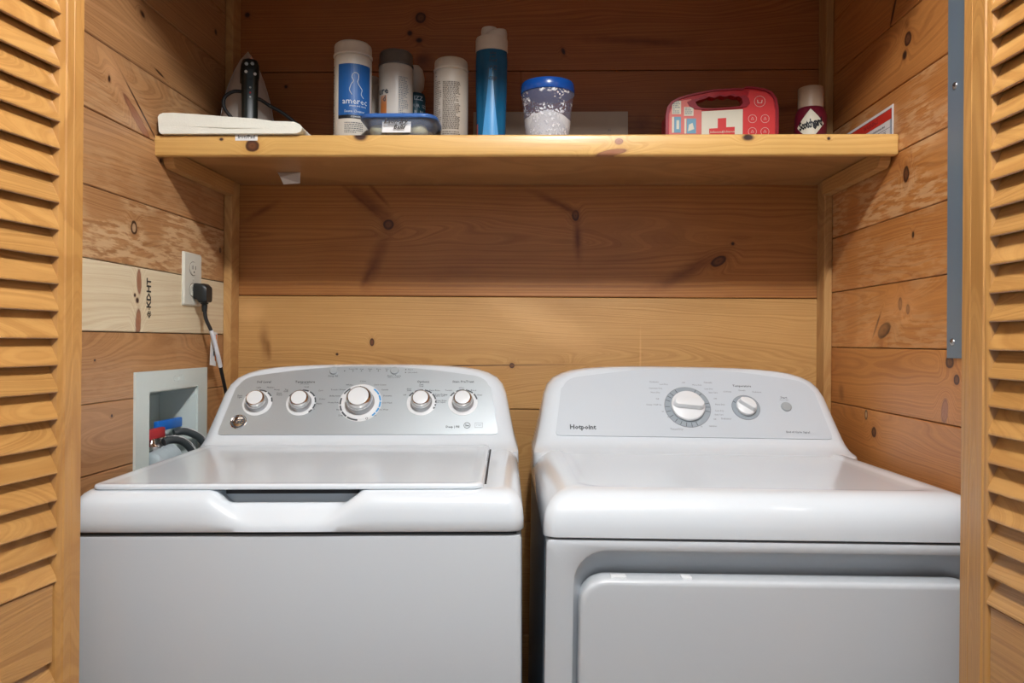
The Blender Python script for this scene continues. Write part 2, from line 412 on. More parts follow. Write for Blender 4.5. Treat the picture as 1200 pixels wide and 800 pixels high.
plank(wb, -.056, XB1, 1.57, 1.857, (U_L, U_D), [(-.01, 1.735, .045, .016, 0, 'streak'), (.25, 1.72, .03, .03, 0, 'streak'), (.45, 1.80, .004, .004, 0, 'eye'), (.6, 1.76, .1, .012, 5, 'streak')])
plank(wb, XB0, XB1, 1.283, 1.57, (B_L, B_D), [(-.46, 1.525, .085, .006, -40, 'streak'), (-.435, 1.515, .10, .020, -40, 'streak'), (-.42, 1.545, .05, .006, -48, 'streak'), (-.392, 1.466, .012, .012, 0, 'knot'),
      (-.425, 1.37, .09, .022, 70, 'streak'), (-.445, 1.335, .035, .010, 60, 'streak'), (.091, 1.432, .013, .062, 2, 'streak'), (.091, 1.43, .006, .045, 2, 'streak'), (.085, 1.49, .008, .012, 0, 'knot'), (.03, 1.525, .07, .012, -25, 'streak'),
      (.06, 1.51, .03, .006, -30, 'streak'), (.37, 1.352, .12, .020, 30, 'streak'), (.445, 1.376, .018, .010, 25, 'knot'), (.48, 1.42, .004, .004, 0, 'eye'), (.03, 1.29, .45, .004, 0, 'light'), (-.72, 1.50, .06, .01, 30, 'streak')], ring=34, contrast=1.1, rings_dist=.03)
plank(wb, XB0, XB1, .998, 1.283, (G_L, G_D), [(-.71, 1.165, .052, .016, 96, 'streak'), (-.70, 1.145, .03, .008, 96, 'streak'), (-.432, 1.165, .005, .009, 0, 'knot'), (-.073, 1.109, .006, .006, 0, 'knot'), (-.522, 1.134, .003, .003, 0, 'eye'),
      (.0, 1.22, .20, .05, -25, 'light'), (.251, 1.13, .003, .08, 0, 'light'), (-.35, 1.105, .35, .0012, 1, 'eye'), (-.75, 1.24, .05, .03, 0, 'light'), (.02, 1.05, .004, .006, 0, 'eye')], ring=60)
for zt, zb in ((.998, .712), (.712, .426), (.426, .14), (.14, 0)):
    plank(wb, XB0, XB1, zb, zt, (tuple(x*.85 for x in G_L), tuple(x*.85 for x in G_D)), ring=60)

POST = wood('post_pine', (.54, .31, .115), (.38, .18, .055), [(-.0, -.02, .02, .006, 0, 'knot')], seed=1.7, axis='Z', tint=.05)
def trim(name, x0, x1, y0, y1, z0, z1, mat, ax=False):
    c = ((x0+x1)/2, (y0+y1)/2, (z0+z1)/2)
    return struct(obj(name, bx(x0-c[0], x1-c[0], y0-c[1], y1-c[1], z0-c[2], z1-c[2], bev=.0015), mat, loc=c))
trim('trim_1', -.7975, -.7775, 1.898, 1.949, 0, 2.50, POST)
trim('trim_2', .6885, .7075, 1.898, 1.949, 0, 2.50, POST)

PAINT = plain('warm_white_paint', (.70, .68, .64), .9, bump=.05, bscale=120)
struct(obj('ceiling', bx(-2.6, 2.6, -2.6, 2.2, 2.50, 2.56), PAINT))
FLOORM = wood('floor_boards', (.30, .17, .08), (.17, .085, .035), seed=2.2, ring=30)
fl = struct(obj('floor', bx(-2.6, 2.6, -2.6, 2.2, -.04, -.006), plain('floor_underlay', (.05, .035, .02), .9)))
fx = -1.4
fm = bx(-1.2, 1.2, -.0595, .0595, -.006, 0, bev=.001); fo = None
for i in range(0, 21):
    yy = -.35+i*.12
    if fo is None: fo = obj('floor_board', fm, wood('floor_board_oak', (.33, .19, .09), (.19, .095, .04), seed=2.2, ring=30, tint=.12), fl, loc=(0, yy, 0))
    else:
        c = fo.copy(); COL.objects.link(c); c.parent = fl; c.location = (0, yy, 0)
# closet front wall with header above the opening and a jamb on each side
FW = wood('front_wall_pine', W_L, W_D, seed=3.1)
FWX = wood('front_casing_pine', D_L, D_D, seed=3.6, axis='Z')
struct(obj('wall_front', bx(-2.6, 2.6, 1.04, 1.10, 2.02, 2.50), FW))
trim('trim_3', -.80, -.685, 1.03, 1.11, 0, 2.02, FWX)
trim('trim_4', .61, .73, 1.03, 1.11, 0, 2.02, FWX)
struct(obj('wall_front_left', bx(-2.6, -.80, 1.04, 1.10, 0, 2.02), FW))
struct(obj('wall_front_right', bx(.73, 2.6, 1.04, 1.10, 0, 2.02), FW))

# ------------------------------------------------------------------ ceiling lamp of the room, behind and above the camera's view
cl = thing('ceiling_lamp', 'round frosted flush ceiling lamp in the room in front of the closet', 'ceiling lamp', (0.13, .30, 2.50))
obj('lamp_base', lathe(bmesh.new(), [(.06, 0), (.062, -.004), (.062, -.025), (.05, -.03)], 32), PLASTIC_W, cl, 40)
obj('bulb', lathe(bmesh.new(), [(.012, -.03), (.016, -.06), (.03, -.085), (.034, -.105), (.026, -.128), (.008, -.14)], 20), plain('lamp_glass', (1, .93, .82), .4, emit=1.2, alpha=.25), cl, 60)

# ------------------------------------------------------------------ louvred folding doors
DOORV = wood('door_stile_pine', D_L, D_D, seed=.7, axis='Z', ring=48, contrast=.8, coat=.35, rough=.36, tint=.04)
DOORH = wood('door_rail_pine', D_L, D_D, seed=1.9, ring=40, contrast=.9, coat=.35, rough=.36, tint=.05)
SLAT = wood('door_slat_pine', (.56, .30, .092), (.37, .165, .040), seed=2.6, ring=60, contrast=1.0, coat=.35, rough=.36, tint=.07)
def stile_bm(w, z0, z1, flip):
    pr = [(0, .0015), (.0015, 0), (.018, 0), (.0188, .0006), (.0196, 0), (w-.013, 0), (w-.0115, .002), (w-.0095, .0022), (w-.008, .0008), (w-.004, .0012), (w-.001, .0025), (w+.003, .010), (w+.003, .019), (w, .026), (w-.004, .028), (.0015, .028), (0, .0265)]
    if flip: pr = [(-x, y) for x, y in pr]
    bm = bmesh.new(); loft(bm, [[(x, y, zz) for x, y in pr] for zz in (z0, z1)]); return bm
def louvre_panel(door, M_loc, s, W=.385, slats=None, pitch=.0346):
    """s=-1: panel runs towards local -x from its free edge; M_loc = (x offset, y offset, angle)"""
    ox, oy, an = M_loc
    R = Matrix.Translation((ox, oy, 0)) @ Matrix.Rotation(an, 4, 'Z')
    def put(o, p): o.matrix_local = R @ Matrix.Translation(p); return o
    zm = 1.05; w = .044 if s < 0 else .058
    put(obj('stile', stile_bm(w, .02-zm, 2.005-zm, s < 0), DOORV, door, 30), (0, 0, zm))
    b = stile_bm(w, .02-zm, 2.005-zm, s > 0)
    put(obj('stile', b, DOORV, door, 30), (s*W, 0, zm))
    x0, x1 = sorted((s*(w+.002), s*(W-w-.002))); cx = (x0+x1)/2
    for za, zb, yf in ((.02, .17, .006), (.749, .851, .003), (1.925, 2.005, .006)):
        put(obj('rail', bx(x0-cx, x1-cx, yf, .022, (za-zb)/2, (zb-za)/2, bev=.001), DOORH, door), (cx, 0, (za+zb)/2))
    # a slat: its lower edge to the front, leaning back upwards
    sec = [(.0003, .0), (.0016, -.0014), (.0070, .0), (.0175, .0345), (.0173, .0366), (.0153, .0374), (.0129, .0362), (.0005, .0022)]
    first = None
    def rows_():
        z = .8535
        while z+.03 < 1.925: yield z; z += pitch
        z = .749-.033
        while z > .175: yield z; z -= pitch
    for z in rows_():
        if slats is None or first is None:
            pass
        if first is None and slats is None:
            bm = bmesh.new(); loft(bm, [[(x, y, q) for y, q in sec] for x in (x0-cx-.003, x1-cx+.003)])
            first = obj('slat', bm, SLAT, door); slats = first; o = first
        else:
            o = slats.copy(); COL.objects.link(o); o.parent = door; first = o
        put(o, (cx, 0, z))
    return slats
d1 = struct(empty('door_1', (-.622, 1.02, 0), (0, 0, rad(82.7))))
sl = louvre_panel(d1, (0, 0, 0), -1, pitch=.0352)
louvre_panel(d1, (.004, .036, rad(1.5)), -1, slats=None)
d2 = struct(empty('door_2', (.546, 1.02, 0), (0, 0, rad(-87.84))))
louvre_panel(d2, (0, 0, 0), 1)
louvre_panel(d2, (-.004, .036, rad(-1.5)), 1)

# blue-grey steel bar screwed to the right wall
SB = plain('painted_steel', (.165, .22, .27), .42, metal=.15)
bar = tag(empty('steel_bar', (0, 0, 0)), 'upright blue-grey flat steel bar screwed to the right plank wall beside the door', 'metal bar')
bar.location = (.7185, 1.365, 1.62); bar.rotation_euler = (0, rad(-.4), rad(-88.92))
obj('strap', bx(-.020, .034, -.0035, 0, -.473, .70, bev=.0006), SB, bar)
for zz in (.0, -.445):
    s_ = bmesh.new(); lathe(s_, [(.0062, 0), (.0060, .0012), (.0045, .0025), (.002, .003)], 16)
    bmesh.ops.rotate(s_, cent=(0, 0, 0), matrix=Matrix.Rotation(pi/2, 3, 'X'), verts=s_.verts)
    sc = obj('screw', s_, STEEL, bar, 50, loc=(.004 if zz == 0 else -.001, -.0035, zz))
    obj('slot', bx(-.004, .004, -.0033, -.0028, -.0006, .0006), DARK, sc, rot=(0, .6, 0))

# ------------------------------------------------------------------ shelf
ST = .0
sh = thing('wall_shelf', 'long varnished pine shelf with a thick front edge above the washer and dryer', 'shelf', (-.045, 1.567, 1.55))
SHE = wood('shelf_edge_pine', (.72, .44, .14), (.56, .28, .07), [(-.555, .021, .013, .011, 0, 'knot'), (.185, .005, .03, .006, 10, 'red'), (.20, .028, .008, .006, 0, 'red'), (.46, .036, .010, .006, 0, 'eye'), (-.33, .04, .012, .008, 0, 'eye'), (.62, .033, .003, .003, 0, 'eye'),
      (-.62, .034, .004, .003, 0, 'eye')], seed=1.15, ring=40, contrast=.75, coat=.3)
SHB = wood('shelf_board_pine', (.56, .30, .105), (.38, .17, .05), [(.58, .10, .03, .012, 0, 'eye')], seed=2.4, ring=30)
obj('edge_strip', bx(-.765, .7595, 0, .019, 0, .043, bev=.0045, seg=3), SHE, sh, 30)
SHB2 = wood('shelf_board_pine', (.42, .21, .075), (.28, .12, .036), [(.56, .07, .03, .012, 0, 'knot'), (.30, .2, .004, .004, 0, 'eye')], seed=2.4, ring=30)
bmx = plate([(-.755, .0195), (.7535, .0195), (.7530, .329), (.731, .329), (.731, .3815), (-.731, .3815), (-.731, .329), (-.7545, .329)], [], -.043, -.0175, 'xy')
bmesh.ops.reverse_faces(bmx, faces=bmx.faces)
o = obj('shelf_board', bmx, SHB2, sh)
CLT = wood('cleat_pine', (.58, .32, .11), (.40, .18, .05), [(.10, 0, .010, .006, 0, 'eye')], seed=4.4, ring=40)
for sx_, nm in ((-1, 'cleat'), (1, 'cleat')):
    # cleat profile with a rounded notch at its front end, under the shelf against the side wall
    pr = [(.025, .0155), (.025, .004)]+[(.025+.022*(1-cos(a)), .004-.022*sin(a)) for a in [rad(15*i) for i in range(1, 7)]]+[(.33, -.018-.001), (.33, .0155)]
    bm = bmesh.new()
    xs = (-.756, -.734) if sx_ < 0 else (.733, .755)
    loft(bm, [[(x, y, zz) for y, zz in pr] for x in xs])
    for v in bm.verts: v.co.x += (.0020*(v.co.y-.0)/.1) * (1 if sx_ < 0 else -1)
    obj(nm, bm, CLT, sh, 30)
iron_label = tag(obj('shelf_label', bx(-.0235, .0235, -.0004, 0, -.0075, .0075), PAPER, loc=(-.612, 1.5665, 1.5885)), 'small white printed label stuck on the shelf edge below the folded cloth', 'label')
text('Iron/Pad', .0105, INKB, iron_label, (0, -.0006, 0), depth=.0001, bold=.0001)

# paper scrap stuck under the shelf
bm = bmesh.new()
vv = [bm.verts.new(p) for p in ((0, 0, 0), (.054, .004, .001), (.055, -.002, -.026), (.016, -.004, -.029), (.010, -.010, -.013))]
bm.faces.new(vv)
r = bmesh.ops.extrude_face_region(bm, geom=list(bm.faces)); bmesh.ops.translate(bm, vec=(0, .0006, 0), verts=[g for g in r['geom'] if isinstance(g, bmesh.types.BMVert)])
tag(obj('paper_scrap', bm, PAPER, loc=(-.628, 1.80, 1.5665)), 'torn white paper scrap hanging under the shelf at the left', 'paper')

# ------------------------------------------------------------------ machines
TH = rad(35)
CF = (0, .5, .963)                       # console face: origin at the foot of the panel
def console_shell(m, mat):
    hwt = [(.885, .3470), (.915, .3468), (.933, .346), (.940, .343), (.963, .337), (.998, .330), (1.049, .320), (1.069, .312), (1.084, .299), (1.095, .278), (1.102, .255), (1.107, .225), (1.1105, .185), (1.1125, .14), (1.1135, .09)]
    yft = [(.885, .400), (.915, .415), (.933, .440), (.9365, .458), (.941, .474), (.947, .486), (.954, .4935), (.963, .5), (1.095, .5+.132*math.tan(TH)), (1.102, .598), (1.107, .603), (1.1105, .609), (1.1125, .616), (1.1135, .624)]
    def ip(t, z):
        for (a, fa), (b_, fb) in zip(t, t[1:]):
            if z <= b_: return fa+(fb-fa)*(z-a)/(b_-a)
        return t[-1][1]
    zs = [.885, .900, .915, .925, .933, .9365, .941, .947, .954, .963, .975, .998, 1.025, 1.049, 1.060, 1.069, 1.077, 1.084, 1.090, 1.095, 1.0985, 1.102, 1.1045, 1.107, 1.109, 1.1105, 1.1115, 1.1125, 1.1135]
    bm = bmesh.new(); loops = []
    for z in zs:
        hw, y0 = ip(hwt, z), ip(yft, z)
        loops.append(rrect(-hw, hw, y0, .675, .028+max(0, .945-z)*1.0, z, nx=8, ns=6))
    loft(bm, loops)
    return obj('console', bm, mat, m, 40)
def facew(parent, u, v, n=0.0):
    """a point on the console face, u across, v up the slope, n out of it"""
    return (u, CF[1]+v*sin(TH)-n*cos(TH), CF[2]+v*cos(TH)+n*sin(TH))
FROT = (pi/2-TH, 0, 0)                   # local xy plane -> console face, z outwards
def on_face(name, bm, mat, parent, u, v, n=0, smooth=None, spin=0.0, label=None):
    o = obj(name, bm, mat, parent, smooth, label=label)
    o.matrix_local = Matrix.Translation(facew(None, u, v, n)) @ Matrix.Rotation(pi/2-TH, 4, 'X') @ Matrix.Rotation(spin, 4, 'Z')
    return o
def ring_arc(r0, r1, a0, a1, n=16, z0=0, z1=.0003):
    bm = bmesh.new(); L_ = []
    for i in range(n+1):
        a = rad(a0+(a1-a0)*i/n)
        L_.append([(r0*cos(a), r0*sin(a), z0), (r1*cos(a), r1*sin(a), z0), (r1*cos(a), r1*sin(a), z1), (r0*cos(a), r0*sin(a), z1)])
    loft(bm, L_); return bm
def panel_outline(wb, wt, vt, arch, rtop, rbot=.008):
    pts = [(-wb+rbot, 0)]
    pts += [(wb-rbot, 0), (wb-.002, .002), (wb, rbot)]
    # right side up to rounded top corner, then the arched top
    side = vt-rtop*.75
    pts.append((wt+(wb-wt)*(1-side/vt), side))
    for i in range(1, 7):
        a = rad(90*i/7); pts.append((wt-rtop+(rtop)*cos(a)*1.0, side+rtop*.75*sin(a)))
    for i in range(1, 12):
        t = i/12; x = (wt-rtop)*(1-2*t); pts.append((x, vt+arch*(1-(x/(wt-rtop))**2)))
    n0 = len(pts)
    left = [(-x, y) for x, y in reversed(pts[2:11])]
    pts += left
    return pts

def machine_frame(name, label, cat, loc, yaw, roll):
    m = thing(name, label, cat, loc); m.rotation_mode = 'XYZ'
    m.rotation_euler = (0, -roll, yaw)
    return m
wm = machine_frame('washing_machine', 'white top-loading washing machine with silver control panel and five knobs', 'washing machine', (-.3626, 1.1544, 0), rad(2.6), rad(.5))
dm = machine_frame('clothes_dryer', 'white clothes dryer with pale panel, two white dials and wide front door', 'clothes dryer', (.3466, 1.1856, 0), rad(2.6), rad(-.45))

def sstep(t): t = max(0, min(1, t)); return t*t*(3-2*t)
# --- washer cabinet
bm = bmesh.new()
loft(bm, [rrect(-.343+i, .343-i, .002+i, .66, .008, z, ns=4) for z, i in ((.02, .002), (.023, 0), (.866, 0), (.8705, .0015), (.872, .006))])
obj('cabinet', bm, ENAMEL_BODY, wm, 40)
obj('gasket', bx(-.336, .336, .012, .655, .870, .881), DARK, wm)
for sx_ in (-1, 1):
    for yy in (.05, .6):
        obj('foot', lathe(bmesh.new(), [(.02, 0), (.022, .004), (.018, .012), (.008, .014), (.008, .024)], 16, c=(sx_*.29, yy)), RUBBER, wm, 40)
    a, b_ = (sx_*.3434, sx_*.3442)
    obj('side_panel', bx(min(a, b_), max(a, b_), .02, .655, .03, .862), SLATE, wm, label='slate grey steel side panel')
# --- washer top cover with the scooped handle pocket in front
prof = [(.8777, .0, .8777, .0, 0), (.880, -.0015, .8785, -.0015, 0), (.895, -.0015, .883, -.0012, 0), (.910, .0005, .888, .001, 0), (.920, .004, .8945, .0055, .15), (.927, .009, .902, .012, .3), (.932, .016, .909, .019, .5), (.9355, .025, .9145, .025, .75),
        (.937, .034, .9165, .030, 1), (.9372, .040, .9165, .034, 1), (.9372, .044, .913, .040, 1), (.9372, .047, .909, .048, 1), (.9372, .049, .908, .062, 1), (.9372, .052, .9372, .064, 1)]
bm = bmesh.new(); loops = []
for (z, ins, zs_, inss, cr_) in prof:
    lp = rrect(-.346+max(ins*.5, -.0015), .346-max(ins*.75, -.0015), ins, .665, .022, z, nx=72, ns=7)
    out = []
    for (x, y, zz) in lp:
        s = 0
        if y < .06 and abs(x) < .3:
            w1 = .085-.055*cr_; x1 = .150-.012*cr_; x2 = .112-.012*cr_
            s = sstep((x+x1)/w1)*sstep((x2-x)/w1)
        out.append((x, y+(inss-ins)*s, zz+(zs_-z)*s))
    loops.append(out)
loft(bm, loops)
obj('top_cover', bm, ENAMEL, wm, 50)
# --- lid
bm = bmesh.new()
def bow(lp, k=.0): return lp
lid = [(.9368, .0015), (.9380, .0), (.9415, .0), (.9440, .0012), (.9452, .0045), (.9452, .009), (.9440, .014), (.9432, .022)]
loft(bm, [rrect(-.3265+i, .284-i, .028+i, .492-i, .016, z, ns=6) for z, i in lid])
obj('lid', bm, ENAMEL, wm, 50)
obj('lid_gap', bx(.2848, .2882, .07, .492, .9372, .9380), DARK, wm)
obj('hinge', lathe(bmesh.new(), [(.003, 0), (.003, .008), (.0015, .009)], 10, c=(.2865, .493)), plain('hinge_pin', (.1, .1, .1), .4, metal=.6), wm, 40).location = (0, 0, .9375)
obj('hinge', lathe(bmesh.new(), [(.003, 0), (.003, .007), (.0015, .008)], 10, c=(-.3290, .490)), DARK, wm, 40).location = (0, 0, .9375)
obj('pocket_shadow_strip', bx(-.122, .086, .046, .0635, .9275, .9372), DARK, wm).name = 'pocket_shade_strip'  # black strip painting the shade under the lid's front edge
console_shell(wm, ENAMEL)
# silver panel
OL = panel_outline(.304, .283, .152, .0245, .045)
on_face('control_panel', plate(OL, [], 0, .0016, 'xy'), SILVER, wm, -.002, .002, .0022, label='silver control panel with printed settings')
def wtxt(s, size, u, v, mat=INK, al='CENTER', name='lettering', bold=0.0, **k):
    return on_face(name, text_bm(s, size, depth=.0001, align=al, bold=bold, **k), mat, wm, u, v, .0026)
def wknob(u, v, r, h, capr, arcs, blue=None):
    k = empty('knob', parent=wm); k.matrix_local = Matrix.Translation(facew(None, u, v, .0022)) @ Matrix.Rotation(pi/2-TH, 4, 'X')
    bz = bmesh.new(); loft(bz, [circ3(r*1.42, .0001), circ3(r*1.42, .0009), circ3(r*1.36, .0012), circ3(r*1.12, .0006)]); obj('bezel', bz, PLASTIC_W, k, 40)
    sk = bmesh.new(); lathe(sk, [(r*1.04, .0012), (r*1.04, .0045), (r*.99, .0055), (r*.95, h*.46), (r*.93, h*.50)], 36); obj('skirt', sk, plain('satin_chrome', (.50, .51, .52), .28, metal=.85), k, 35)
    ch = bmesh.new(); lathe(ch, [(r*.93, h*.50), (r*.95, h*.53), (r*.955, h*.66), (r*.92, h*.82), (r*.84, h*.95), (r*.78, h), (capr, h)], 36); obj('chrome_ring', ch, CHROME, k, 30)
    cp = bmesh.new(); lathe(cp, [(capr+.0004, h-.0004), (capr, h+.0004), (capr*.9, h+.0009), (capr*.4, h+.0012), (.001, h+.0012)], 36); obj('cap', cp, PLASTIC_W, k, 40)
    obj('pointer', bx(-.0008, .0008, r*1.0, r*1.04, .003, h*.66), INK, k)
    return k
def circ3(r, z, n=36): return [(r*cos(2*pi*i/n), r*sin(2*pi*i/n), z) for i in range(n)]
VK = .0815
smalls = [(-.234, 62, -8), (-.137, 62, -55), (.131, 140, -20), (.2235, 140, 0)]
for (u, a0, a1) in smalls:
    wknob(u, VK, .0232, .024, .0168, None)
    rr = .0335
    segs = [(150, 100), (92, 60), (54, 30), (24, 4)] if u < 0 and u < -.2 else ([(150, 100), (92, 66), (60, 30), (24, 0), (-6, -28), (-34, -50)] if u < 0 else [(150, 128), (120, 86), (80, 48), (42, 14)] + ([(8, -2), (-8, -16), (-22, -30)] if u < .2 else []))
    for s0, s1 in segs:
        on_face('scale_mark', ring_arc(rr-.003, rr+.0002, s1, s0, 6), INK, wm, u, VK, .0035)
wknob(-.005, VK, .0305, .030, .0225, None)
for s0, s1, mt in ((165, 186, INK), (190, 208, INK), (212, 232, INK), (236, 268, INK), (150, 126, INK), (52, 28, BLUEINK), (25, 6, BLUEINK), (3, -15, BLUEINK), (-18, -33, BLUEINK), (-36, -48, BLUEINK)):
    on_face('scale_mark', ring_arc(.0425, .0462, min(s0, s1), max(s0, s1), 8), mt, wm, -.005, VK, .0030)
on_face('scale_ring', ring_arc(.0405, .0480, 0, 360, 48), PLASTIC_W, wm, -.005, VK, .0024)
on_face('scale_mark', ring_arc(.0018, .0028, 0, 360, 14), INK, wm, .0135, VK-.0405, .0030)
for s, u in (('Soil Level', -.2290), ('Temperature', -.1360), ('Options', .1315), ('Stain PreTreat', .2225)):
    wtxt(s, .0084, u, .136, bold=.00012)
wtxt('All Cold Rinse', .0035, -.136, .1305)
for s, u, v, al in (('Extra\nLight', -.2705, .098, 'RIGHT'), ('Light', -.238, .1215, 'CENTER'), ('Medium', -.220, .1215, 'LEFT'), ('Heavy', -.203, .1155, 'LEFT'), ('Extra\nHeavy', -.195, .104, 'LEFT'),
                    ('Tap\nCold', -.1705, .113, 'RIGHT'), ('Cold', -.131, .1225, 'CENTER'), ('Cool', -.103, .113, 'LEFT'), ('Colors', -.0985, .091, 'LEFT'), ('Warm', -.1035, .079, 'LEFT'), ('Hot', -.1125, .0655, 'LEFT'),
                    ('Off', .0955, .101, 'RIGHT'), ('Auto\nSoak', .1065, .115, 'RIGHT'), ('Soak\nOnly', .128, .1265, 'CENTER'), ('Extra Rinse', .147, .113, 'LEFT'), ('Deep Rinse\nFabric Soft', .1600, .1005, 'LEFT'), ('Deep Rinse\nSpin Again', .1630, .0845, 'LEFT'),
                    ('Off', .188, .101, 'RIGHT'), ('Tomato', .1990, .113, 'RIGHT'), ('Wine', .219, .1195, 'CENTER'), ('Blood', .240, .113, 'LEFT'), ('Grass', .2540, .101, 'LEFT'),
                    ('Colors', -.005, .1375, 'CENTER'), ('Dark Colors', .0215, .128, 'LEFT'), ('Casuals', .0385, .115, 'LEFT'), ('Delicates', .0445, .099, 'LEFT'), ('Cold Wash', .0420, .081, 'LEFT'), ('Active Wear', .0320, .0635, 'LEFT'), ('Speed Wash', .0080, .0490, 'LEFT'),
                    ('Whites', -.0270, .128, 'RIGHT'), ('Towels / Sheets', -.0415, .115, 'RIGHT'), ('Bulky Items', -.0510, .099, 'RIGHT'), ('Heavy Duty', -.0520, .082, 'RIGHT'), ('Rinse', -.0445, .0635, 'RIGHT'), ('Drain & Spin', -.0230, .0490, 'RIGHT')):
    wtxt(s, .0052, u, v, al=al, lines=.8)
for u in (-.0745, .0645):
    b = on_face('button', lathe(bmesh.new(), [(.0098, 0), (.0098, .003), (.0088, .0042), (.002, .0046)], 24), GREYBTN, wm, u, .1655, .002, 40)
wtxt('Deep Fill', .0062, -.0745, .1515); wtxt('Start / Pause', .0062, .0645, .1520); wtxt('Hold 3 sec to Reset', .0034, .0645, .1475)
for i, s in enumerate(('', 'Precise Fill', 'Soak', 'Wash', 'Rinse', 'Spin')):
    u = -.0500+i*.0193
    if s: wtxt(s, .0046, u, .1705)
    on_face('indicator_light', bx(-.0011, .0011, -.0011, .0011, 0, .0004), INK, wm, u, .1655, .0025)
for v, s in ((.1690, 'Pause'), (.1610, 'Lid Locked')):
    on_face('indicator_light', bx(-.0011, .0011, -.0011, .0011, 0, .0004), INK, wm, .0900, v, .0025)
    wtxt(s, .0048, .0950, v, al='LEFT')
wtxt('Deep | Fill', .0072, .2030, .0200, bold=.0002)
on_face('emblem', ring_arc(.0062, .0074, 0, 360, 20), INK, wm, .2345, .0235, .0026); wtxt('he', .0075, .2345, .0235, bold=.0003)
on_face('emblem', plate([(-.0085, -.006), (.0085, -.006), (.0085, .006), (-.0085, .006)], [[(-.0079, -.0054), (.0079, -.0054), (.0079, .0054), (-.0079, .0054)]], 0, .0002, 'xy'), INK2, wm, .2600, .0240, .0028)
wtxt('5 YEAR', .0035, .2600, .0240, INK2)
lg = on_face('emblem', lathe(bmesh.new(), [(.0178, 0), (.0178, .0016), (.0166, .0026), (.0155, .0018), (.001, .0018)], 32), CHROME, wm, -.2665, .0335, .0022, 40, label='round chrome badge with dark monogram')
obj('badge_ring', ring_arc(.0125, .0148, 0, 360, 32, 0, .0003), INK, lg, loc=(0, 0, .0018))
obj('monogram', text_bm('GE', .0155, depth=.0002, shear=.3, bold=.0005), INK, lg, loc=(0, 0, .0021))

# --- dryer cabinet with a recessed door opening
bm = bmesh.new()
fr = [(-.343, .02, .866, .004, .010), (-.3428, .0202, .8645, .0005, .010), (-.341, .022, .863, 0, .010)]
def rz(hw, z0, z1, rc, y): return rrect(-hw, hw, z0, z1, rc, y, ns=7, plane='xz')
def ro(xl, z0, z1, rc, y, xr): return rrect(-xl, xr, z0, z1, rc, y, ns=7, plane='xz')
loops = [rz(.343, .02, .8665, .008, .66), rz(.343, .02, .8665, .008, .006), rz(.3425, .0205, .866, .0085, .002), rz(.340, .023, .8635, .010, 0),
         ro(.302, .115, .8535, .052, 0, .338), ro(.3005, .118, .8505, .050, .0012, .337), ro(.2990, .120, .8490, .048, .005, .336), ro(.295, .124, .8445, .046, .018, .332), ro(.286, .134, .834, .044, .030, .322), ro(.266, .152, .820, .042, .038, .302), ro(.260, .158, .816, .040, .039, .296)]
loft(bm, loops)
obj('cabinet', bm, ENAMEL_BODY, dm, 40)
obj('gasket', bx(-.337, .337, .012, .655, .864, .872), DARK, dm)
for sx_ in (-1, 1):
    for yy in (.05, .6):
        obj('foot', lathe(bmesh.new(), [(.02, 0), (.022, .004), (.018, .012), (.008, .014), (.008, .024)], 16, c=(sx_*.29, yy)), RUBBER, dm, 40)
    a, b_ = (sx_*.3434, sx_*.3442)
    obj('side_panel', bx(min(a, b_), max(a, b_), .02, .655, .03, .858), SLATE, dm, label='slate grey steel side panel')
bm = bmesh.new()
loft(bm, [ro(.286, .135, .8035, .036, .034, .324), ro(.291, .130, .8085, .040, .032, .329), ro(.292, .129, .8095, .041, .026, .330), ro(.292, .129, .8095, .041, -.004, .330), ro(.2912, .1298, .8087, .040, -.0085, .3292), ro(.288, .133, .8055, .037, -.0115, .326), ro(.283, .138, .8005, .034, -.012, .321)])
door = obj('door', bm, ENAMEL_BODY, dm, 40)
for xx, ww in ((-.232, .012), (-.128, .008)):
    obj('catch', bx(xx-ww, xx+ww, -.002, .014, .808, .8125, bev=.0015, seg=2), PLASTIC_W, door, 40)
bm = bmesh.new()
prof = [(.8695, .0), (.8705, -.0015), (.885, -.002), (.900, .000), (.911, .004), (.920, .010), (.9275, .018), (.9330, .028), (.9365, .040), (.9378, .052), (.9376, .060), (.9365, .066), (.9350, .071), (.9343, .078)]
loft(bm, [rrect(-.346+max(i*.9, -.0015), .346-max(i*.9, -.0015), i, .665, .02+max(0, i-.05), z, nx=4, ns=7) for z, i in prof])
obj('top_cover', bm, ENAMEL, dm, 50)
console_shell(dm, ENAMEL)
on_face('control_panel', plate(panel_outline(.302, .283, .152, .0245, .045), [], 0, .0016, 'xy'), DRYPANEL, dm, .004, .001, .0022, label='pale grey printed control panel')
def dtxt(s, size, u, v, mat=INK2, al='CENTER', bold=0.0, **k):
    return on_face('lettering', text_bm(s, size, depth=.0001, align=al, bold=bold, **k), mat, dm, u, v, .0026)
DIAL = plain('dial_ring_grey', (.30, .345, .38), .45)
